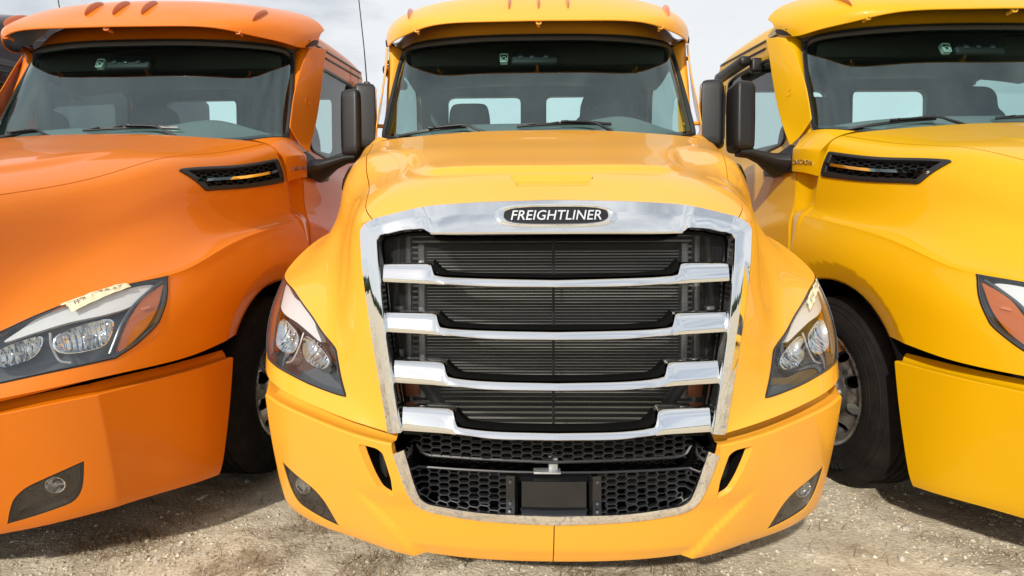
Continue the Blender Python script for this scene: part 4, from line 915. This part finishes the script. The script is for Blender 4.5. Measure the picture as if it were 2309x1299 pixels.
def seat(x,y,top,w):
    rows=[]
    for z,k,d,sh in ((top-.95,.9,.10,-.10),(top-.70,1.0,.13,-.07),(top-.40,1.0,.12,-.03),(top-.24,.88,.10,.0),(top-.18,.74,.09,.005),(top-.08,.70,.085,.01),(top-.02,.60,.06,.015),(top,.36,.03,.018)):
        s=roundpoly([(-w*k,-d),(w*k,-d),(w*k,d),(-w*k,d)],.06*k,6); rows.append(np.stack([x+s[:,0],y+sh+s[:,1],np.full(len(s),z)],1))
    R=np.array(rows); A=np.stack([cat(R[:,j],34) for j in range(R.shape[1])],1); V,F=loft(list(A),True); n=A.shape[1]; F+=[[len(V)-n+k for k in range(n)]]
    o=P_('seat',G().add(V,F),'seat',sharp=50)
    V,F=box((x,y-.30,top-1.0),(w*2.1,.56,.16),.05,4); P_('seat_cushion',G().add(V,F),'seat',o)
    V,F=text_mesh('CASCADIA',1,.0,.2,.0,1.1); ww=np.ptp(V[:,0]); V=V-(V.max(0)+V.min(0))/2; V=V*(w*1.15/ww); P_('headrest_lettering',G().add(np.stack([x+V[:,0],np.full(len(V),y-.094+.004),top-.14+V[:,1]],1),F),'letter_dim',o)
    return o
seat(-.525,2.72,2.50,.225); seat(.575,2.62,2.54,.30)
# lining, header shelf, visors, sensor
st=np.stack(np.meshgrid(np.linspace(.3,5.6,30),np.linspace(-4.6,4.6,41),indexing='ij'),-1).reshape(-1,2); V=SR.ev(st)*[.985,1,1]-[0,0,.045]; P_('roof_lining',G().add(V,gridf(30,41)),'interior_light')
rows=[]
X=np.linspace(-.92,.92,31)
for y,z in ((2.02,2.70),(2.04,2.58),(2.10,2.52),(2.35,2.52),(2.46,2.58),(2.50,2.85)): rows.append(np.stack([X,y+.16*np.abs(X)**2.4,z+0*X],1))
V,F=loft([cat(np.array(rows)[:,j],20) for j in range(31)]); P_('header_shelf',G().add(V,F),'console')
for x0,x1 in ((-.86,-.30),(.30,.86)):
    V,F=box(((x0+x1)/2,2.02+.12*((x0+x1)/2)**2,2.60),(x1-x0,.02,.13),.01,3,Matrix.Rotation(math.radians(16),3,'X')); P_('sun_blind',G().add(V,F),'console')
for sx in (1,-1):
    V,F=loft([[(sx*.99,1.95,.9),(sx*.99,1.95,1.95),(sx*.965,2.0,2.0)],[(sx*.99,3.2,.9),(sx*.99,3.2,2.12),(sx*.965,3.2,2.16)]]); P_('door_lining',G().add(V,F),'interior')
    V,F=loft([[(sx*.985,3.07,1.9),(sx*.985,3.07,2.8)],[(sx*.985,3.2,1.9),(sx*.985,3.2,2.85)]]); P_('rear_pillar_lining',G().add(V,F),'interior')
    z3=np.linspace(1.98,2.68,12); q=np.array([SW.ev(np.array([[np.interp(z,[1.98,2.67],[0,2]),3.93*sx]]))[0] for z in z3]); V,F=loft([q+[.012*sx,.007,0],q+[-.012*sx,.010,0],q+[-.022*sx,.05,0],q+[.0,.12,0],q+[.022*sx,.18,0]]); P_('pillar_lining',G().add(V,F),'interior')
V,F=loft([[(-1,1.9,1.0),(1,1.9,1.0)],[(-1,3.2,1.05),(1,3.2,1.05)]]); P_('cab_floor',G().add(V,F),'interior')
# camera pod behind the glass and the two round sensors
c=onws(-.216,2.50,-.030); g=G(); L=roundpoly([(-.022,-.035),(-.028,.03),(-.016,.036),(.016,.036),(.028,.03),(.022,-.035)],.006,3); rr=Matrix.Rotation(math.radians(-24),3,'X')
def pl(q,d): return (np.stack([q[:,0],np.full(len(q),d),q[:,1]],1))@np.array(rr).T+c
V,F=loft([pl(L,.02),pl(L,-.004),pl(L*.86,-.006),pl(L*.80,-.001)],True); PD=P_('camera_pod',G().add(V,F),'teal')
a=np.linspace(0,2*math.pi,20,endpoint=False); q=np.stack([.013*np.cos(a),.016*np.sin(a)-.006],1); V,F=loft([pl(q*1.25,.0),pl(q*1.2,-.006),pl(q,-.006),pl(q*.7,.004),pl(q*.05,.005)],True); P_('pod_lens',G().add(V,F),'teal',PD)
L2=L*.80; V,F=loft([pl(L2,-.0005),pl(L2*.05,.0)],True); P_('pod_face',G().add(V,F),'console',PD)
c2=onws(-.02,2.505,-.05); V,F=box(c2,(.30,.05,.11),.02,3,rr); SP=P_('sensor_housing',G().add(V,F),'console')
for dx in (-.088,.070):
    V,F=lathe([(.001,-.003),(.016,-.002),(.017,.004)],20); V=(V[:,[1,0,2]])@np.array(rr).T+c2+[dx,-.030,.004]; P_('sensor_eye',G().add(V,F),'housing',SP)
V,F=box(c2+[-.015,-.030,.004],(.026,.006,.024),.002,2,rr); P_('sensor_window',G().add(V,F),'housing',SP)
# ================================================================ the row: copies of the lorry
POSE_L=(-2.6349,.0050,-.01408); POSE_R=(2.7198,-.0698,.01575)
def kids(o): return [c for c in COL.objects if c.parent is o]
def copy_tree(src,parent=None):
    c=src.copy(); COL.objects.link(c)
    if parent: c.parent=parent
    for ch in kids(src): copy_tree(ch,c)
    return c
def repaint(root,m):
    for ch in kids(root):
        if 'painted' in ch: ch.material_slots[0].material=m
        repaint(ch,m)
rows_=[(POSE_L,'orange','orange semi truck on the left with a strip of masking tape across its headlight'),
       (POSE_R,'lemon_yellow','bright lemon yellow semi truck on the right, its front wheel and polished rim showing')]
LT_=copy_tree(TR); LT_.location=(*POSE_L[:2],0); LT_.rotation_euler=(0,0,POSE_L[2]); LT_['label']=rows_[0][2]; repaint(LT_,M['orange'])
RT_=copy_tree(TR); RT_.location=(*POSE_R[:2],0); RT_.rotation_euler=(0,0,POSE_R[2]); RT_['label']=rows_[1][2]; repaint(RT_,M['lemon'])
DT_=copy_tree(TR); DT_.location=(-5.36,.10,0); DT_.rotation_euler=(0,0,-.014); DT_['label']='dark maroon semi truck mostly hidden behind the orange truck at the far left'; repaint(DT_,M['maroon'])
# the maroon one carries a sleeper with a tall roof cap
R_=[]
for y,zt,wd in ((2.05,2.85,.90),(2.3,3.05,.98),(2.9,3.42,1.03),(3.6,3.60,1.05),(5.1,3.62,1.05),(5.15,3.55,1.03)):
    R_.append(np.stack([wd*np.array([-1,-1,-.97,-.88,-.6,0,.6,.88,.97,1,1]),np.full(11,y),np.array([1.0,zt-.5,zt-.22,zt-.06,zt-.01,zt,zt-.01,zt-.06,zt-.22,zt-.5,1.0])],1))
R_=np.array(R_); A3=np.stack([cat(R_[:,j],36) for j in range(11)],1); A3=np.stack([cat(A3[i],41) for i in range(36)],0); V,F=loft(list(A3)); F=F+[[35*41+k for k in range(41)]]
G().add(V,F).out('sleeper_cab',M['maroon'],DT_,40)
for o in list(kids(TR)):
    if o.name.startswith('aerial_base'):
        for k in kids(o): bpy.data.objects.remove(k)
        bpy.data.objects.remove(o)
# the middle lorry has its mirrors folded in against the doors
for o in kids(TR):
    if o.name.startswith('door_mirror'):
        sx=1 if o.data.vertices[0].co.x>0 else -1
        o.data=o.data.copy()
        for v in o.data.vertices:
            if abs(v.co.x)>1.105: v.co.x=sx*(1.105+(abs(v.co.x)-1.105)*.30)
        for k in kids(o): k.location=(sx*1.168,2.0,2.175); k.rotation_euler=(0,0,math.radians(80*sx))
# ---- masking tape with pen numbers on two headlights
def mk_tape(pose,corn,txt,label):
    A,B,C,D=[np.array(c,float) for c in corn]
    bil=lambda u,v:(A*(1-u)[:,None]+B*u[:,None])*(1-v)[:,None]+(D*(1-u)[:,None]+C*u[:,None])*v[:,None]
    n,m=34,12; U,Vv=np.meshgrid(np.linspace(0,1,n),np.linspace(0,1,m),indexing='ij'); u,v=U.ravel(),Vv.ravel()
    j=RNG.normal(0,.012,n*m)*((u<.02)|(u>.98)); st=bil(u+j,v); h=.0055+.0010*np.sin(u*31+v*5)+.0012*np.sin(u*17-v*9)+RNG.normal(0,.00025,n*m)
    P=onhood(st,h); Q=onhood(st,h-.0006); g=G().add(P,gridf(n,m)); g.add(Q,gridf(n,m,flip=True))
    M4=Matrix.Translation((pose[0],pose[1],0))@Matrix.Rotation(pose[2],4,'Z')
    o=g.out('masking_tape',M['tape'],None,60); o.matrix_world=M4; o['label']=label; o['category']='tape'; o['group']='strips of masking tape on the headlights'
    V,F=text_mesh(txt,1,.0,.15,-.012,1.15); w=np.ptp(V[:,0]); hh=np.ptp(V[:,1]); V=V-(V.max(0)+V.min(0))/2
    u=.5+V[:,0]/w*.80; v=.5-V[:,1]/hh*.50+.06*np.sin(u*9); g=G().add(onhood(bil(u,v),.0080),F); t=g.out('handwriting',M['ink'],o)
    return o
mk_tape((0,0,0),[(2.35,8.86),(3.30,8.72),(3.34,9.25),(2.32,9.38)],'#10 - 7538','short strip of masking tape with pen numbers on the right headlight of the middle truck')
mk_tape(POSE_L,[(2.20,8.15),(3.03,8.35),(3.10,9.10),(2.30,9.42)],'#9 - 7537','crumpled strip of masking tape stuck across the top of the orange truck headlight')
# ================================================================ ground
def axis(lo,hi,step,far):
    c=np.arange(lo,hi+1e-6,step); a=[];x,d=hi,step
    while x<far: d*=1.22; x+=d; a.append(x)
    b=[];x,d=lo,step
    while x>-far: d*=1.22; x-=d; b.append(x)
    return np.r_[b[::-1],c,a]
gx,gy=axis(-4.2,4.2,.028,900),axis(-1.0,2.6,.026,900)
X,Y=np.meshgrid(gx,gy,indexing='ij')
def vnoise(x,y,seed):
    r=np.random.default_rng(seed).random((64,64)); xi,yi=np.floor(x).astype(int),np.floor(y).astype(int); fx,fy=x-xi,y-yi; fx=fx*fx*(3-2*fx); fy=fy*fy*(3-2*fy)
    g_=lambda a,b:r[a%64,b%64]
    return g_(xi,yi)*(1-fx)*(1-fy)+g_(xi+1,yi)*fx*(1-fy)+g_(xi,yi+1)*(1-fx)*fy+g_(xi+1,yi+1)*fx*fy
def gz(x,y):
    near=np.exp(-np.maximum(0,np.hypot(x,y)-6)/6)
    return (-.018+.030*(vnoise(x*1.3,y*1.3,1)-.5)+.018*(vnoise(x*4,y*4,2)-.5)+.010*(vnoise(x*11,y*11,3)-.5))*near
Z=gz(X,Y)+.006*(vnoise(X*26,Y*26,4)-.5)*(np.hypot(X,Y)<7)
gm=bpy.data.materials.new('gravel_ground'); gm.use_nodes=True; t=gm.node_tree; b=t.nodes['Principled BSDF']; L=t.links.new; b.inputs['Roughness'].default_value=.93; b.inputs['Specular IOR Level'].default_value=.2
tcn=nn(t,'ShaderNodeTexCoord')
def noise(sc,det=5,ro=.6): n=nn(t,'ShaderNodeTexNoise',Scale=sc,Detail=det,Roughness=ro); L(tcn.outputs['Object'],n.inputs['Vector']); return n
def ramp(src,stops):
    r=nn(t,'ShaderNodeValToRGB'); e=r.color_ramp.elements
    while len(e)<len(stops): e.new(.5)
    for k,(p,c) in enumerate(stops): e[k].position=p; e[k].color=(*c,1)
    L(src,r.inputs['Fac']); return r
def mixc(f,a,b_,bt='MIX'):
    x=nn(t,'ShaderNodeMix',data_type='RGBA',blend_type=bt)
    if isinstance(f,float): x.inputs[0].default_value=f
    else: L(f,x.inputs[0])
    L(a,x.inputs[6]); L(b_,x.inputs[7]); return x.outputs[2]
base=ramp(noise(2.2,6).outputs['Fac'],[(.30,(.46,.375,.255)),(.46,(.64,.555,.405)),(.58,(.73,.645,.48)),(.74,(.77,.70,.55))])
fine=ramp(noise(60,6,.7).outputs['Fac'],[(.30,(.52,.49,.45)),(.55,(1,1,1)),(.75,(1.15,1.15,1.15))])
vo_=nn(t,'ShaderNodeTexVoronoi',Scale=75.0); L(tcn.outputs['Object'],vo_.inputs['Vector'])
sp_=nn(t,'ShaderNodeSeparateColor'); L(vo_.outputs['Color'],sp_.inputs[0])
gr=ramp(sp_.outputs[0],[(.0,(.44,.37,.265)),(.30,(.62,.54,.40)),(.80,(.72,.645,.50)),(.97,(.86,.81,.70))])
col=mixc(.25,base.outputs[0],gr.outputs[0]); col=mixc(.6,col,fine.outputs[0],'MULTIPLY')
dk=ramp(noise(4.2,8,.72).outputs['Fac'],[(.34,(.36,.29,.21)),(.47,(1,1,1))]); col=mixc(.45,col,dk.outputs[0],'MULTIPLY')
L(col,b.inputs['Base Color'])
bp=nn(t,'ShaderNodeBump',Strength=.65,Distance=.005); n1=noise(46,6,.6); L(n1.outputs['Fac'],bp.inputs['Height'])
bp2=nn(t,'ShaderNodeBump',Strength=.6,Distance=.004); L(vo_.outputs['Distance'],bp2.inputs['Height']); L(bp.outputs[0],bp2.inputs['Normal']); L(bp2.outputs[0],b.inputs['Normal'])
ground=G().add(np.stack([X.ravel(),Y.ravel(),Z.ravel()],1),gridf(len(gx),len(gy),flip=True)).out('ground',gm,None,None); ground['kind']='structure'
# pebbles
def pebble(seed):
    bm=bmesh.new(); bmesh.ops.create_icosphere(bm,subdivisions=1,radius=1); r=np.random.default_rng(seed); V=np.array([v.co for v in bm.verts]); F=[[v.index for v in f.verts] for f in bm.faces]; bm.free()
    return V*(1+r.uniform(-.28,.22,(len(V),1)))*r.uniform([.8,.6,.4],[1.25,1.0,.75]),F
PB=[pebble(k) for k in range(9)]
def peb_mat(name,stops):
    m=bpy.data.materials.new(name); m.use_nodes=True; t_=m.node_tree; b_=t_.nodes['Principled BSDF']; b_.inputs['Roughness'].default_value=.85
    g_=nn(t_,'ShaderNodeNewGeometry'); r=nn(t_,'ShaderNodeValToRGB'); e=r.color_ramp.elements
    while len(e)<len(stops): e.new(.5)
    for k,(p,c) in enumerate(stops): e[k].position=p; e[k].color=(*c,1)
    t_.links.new(g_.outputs['Random Per Island'],r.inputs['Fac']); t_.links.new(r.outputs[0],b_.inputs['Base Color']); return m
pm=peb_mat('pebbles',[(0,(.20,.155,.10)),(.18,(.46,.39,.285)),(.6,(.64,.56,.42)),(.88,(.74,.67,.53)),(1,(.84,.79,.69))])
nP=70000; px_=RNG.uniform(-3.6,3.6,nP); py_=-.55+RNG.beta(1.1,1.9,nP)*3.0
clump=vnoise(px_*3.1,py_*3.1,8); k_=RNG.random(nP)<np.clip(-.75+2.3*clump,.03,1); px_,py_=px_[k_],py_[k_]
sz=np.exp(RNG.normal(math.log(.0027),.62,len(px_))).clip(.0013,.011)
VV=[];FF=[];k0=0; q=RNG.integers(0,9,len(px_)); an=RNG.uniform(0,6.283,len(px_)); zz=gz(px_,py_)
for i in range(len(px_)):
    V,F=PB[q[i]]; c,s=math.cos(an[i]),math.sin(an[i]); W_=V*sz[i]; W_=np.stack([W_[:,0]*c-W_[:,1]*s+px_[i],W_[:,0]*s+W_[:,1]*c+py_[i],W_[:,2]+zz[i]+sz[i]*.15],1)
    VV.append(W_); FF.append(np.array(F)+k0); k0+=len(V)
FF=np.concatenate(FF); me=mesh_of('gravel',np.concatenate(VV),FF.tolist(),None,None,False); gv=obj('gravel',me,pm); gv['kind']='stuff'
# larger single stones lying on the dirt
sm_=peb_mat('stones',[(0,(.42,.37,.30)),(1,(.60,.57,.50))]); sme=[]
for k in range(5):
    V,F=pebble(40+k); m=mesh_of('stone',V,F,None,None,False); m.materials.append(sm_); sme.append(m)
spots=[(2.03,.68),(2.05,.67),(1.43,.60),(1.39,1.16),(1.63,.85),(1.60,.89),(1.28,.61),(-.33,.47),(1.07,.58),(1.73,.48),(-1.91,.58),(-1.55,.82),(-1.63,1.32)]
for k in range(34): spots.append((float(RNG.uniform(-2.6,2.8)),float(RNG.uniform(.3,1.25))))
for k,(x,y) in enumerate(spots):
    r=float(RNG.uniform(.010,.020)) if k<13 else float(RNG.uniform(.008,.014))
    o=bpy.data.objects.new('stone',sme[k%5]); COL.objects.link(o); o.parent=ground; o.location=(x,y,float(gz(np.array(x),np.array(y)))+r*.2); o.scale=(r,r,r); o.rotation_euler=(0,0,k*1.7)
# dry grass flattened on the dirt
gmat=peb_mat('dry_grass',[(0,(.10,.065,.035)),(.4,(.24,.16,.085)),(.8,(.40,.30,.18)),(1,(.55,.45,.30))]); VV=[];FF=[]
tufts=[(-.98,.86,.20,560),(-.84,.97,.16,380),(-1.08,.72,.14,240),(-.68,.46,.14,260),(-1.23,.46,.16,320),(.17,.46,.16,260),(-1.84,.63,.17,330),(-1.70,.65,.12,200),(-1.55,.95,.25,240),(-1.95,.85,.3,200),(.48,.46,.12,160),(-1.2,.62,.2,220),(1.9,.5,.3,110),(1.2,1.1,.3,140),(-1.4,1.2,.3,170),(1.5,.8,.5,130),(-.2,.45,.3,110),(1.85,1.0,.3,160),(-1.6,.48,.3,150)]
for cx,cy,rad,n in tufts:
    base_a=RNG.uniform(0,6.28)
    for i in range(int(n*.6)):
        r=rad*math.sqrt(RNG.random()); a=RNG.uniform(0,6.283); x,y=cx+r*math.cos(a),cy+r*math.sin(a)*.8; d=base_a+RNG.normal(0,.9); l=RNG.uniform(.03,.11); hgt=RNG.uniform(.003,.028); w_=RNG.uniform(.0007,.0016); k=len(VV)
        dv=np.array([math.cos(d),math.sin(d)]); pv=np.array([-dv[1],dv[0]])*w_; bend=RNG.normal(0,.25)
        z0=float(gz(np.array(x),np.array(y)))+.004
        for f,hh in ((0,0),(.35,.8),(.7,1.0),(1,.55)):
            p=np.array([x,y])+dv*l*f+np.array([-dv[1],dv[0]])*bend*l*f*f; ww=pv*(1-f*.85)
            VV.append((*(p-ww),z0+hgt*hh)); VV.append((*(p+ww),z0+hgt*hh))
        for s in range(3): FF.append([k+2*s,k+2*s+1,k+2*s+3,k+2*s+2])
dg=obj('dry_grass',mesh_of('dry_grass',np.array(VV),FF,None,None,False),gmat); dg['kind']='stuff'
# ---- far off round the yard: a line of trees, seen only in the chrome
tm_=mat('foliage',(.045,.07,.028),.9,var=(2,.7,(.02,.035,.015))); VV=[];FF=[]
for i in range(900):
    a=RNG.uniform(0,6.283); r=RNG.uniform(150,185); h=3.2+4.5*vnoise(np.array(a*9),np.array(3.3),12)+RNG.uniform(0,2.5); V,F=PB[i%9]; k=len(VV); x,y=r*math.cos(a),r*math.sin(a)
    s=RNG.uniform(2.2,4.6)
    for v in V: VV.append((x+v[0]*s,y+v[1]*s,h*.52+v[2]*h*.75))
    FF+=[[q+k for q in f] for f in F]
tl=obj('far_trees',mesh_of('far_trees',np.array(VV),FF,None,None,False),tm_); tl['kind']='stuff'
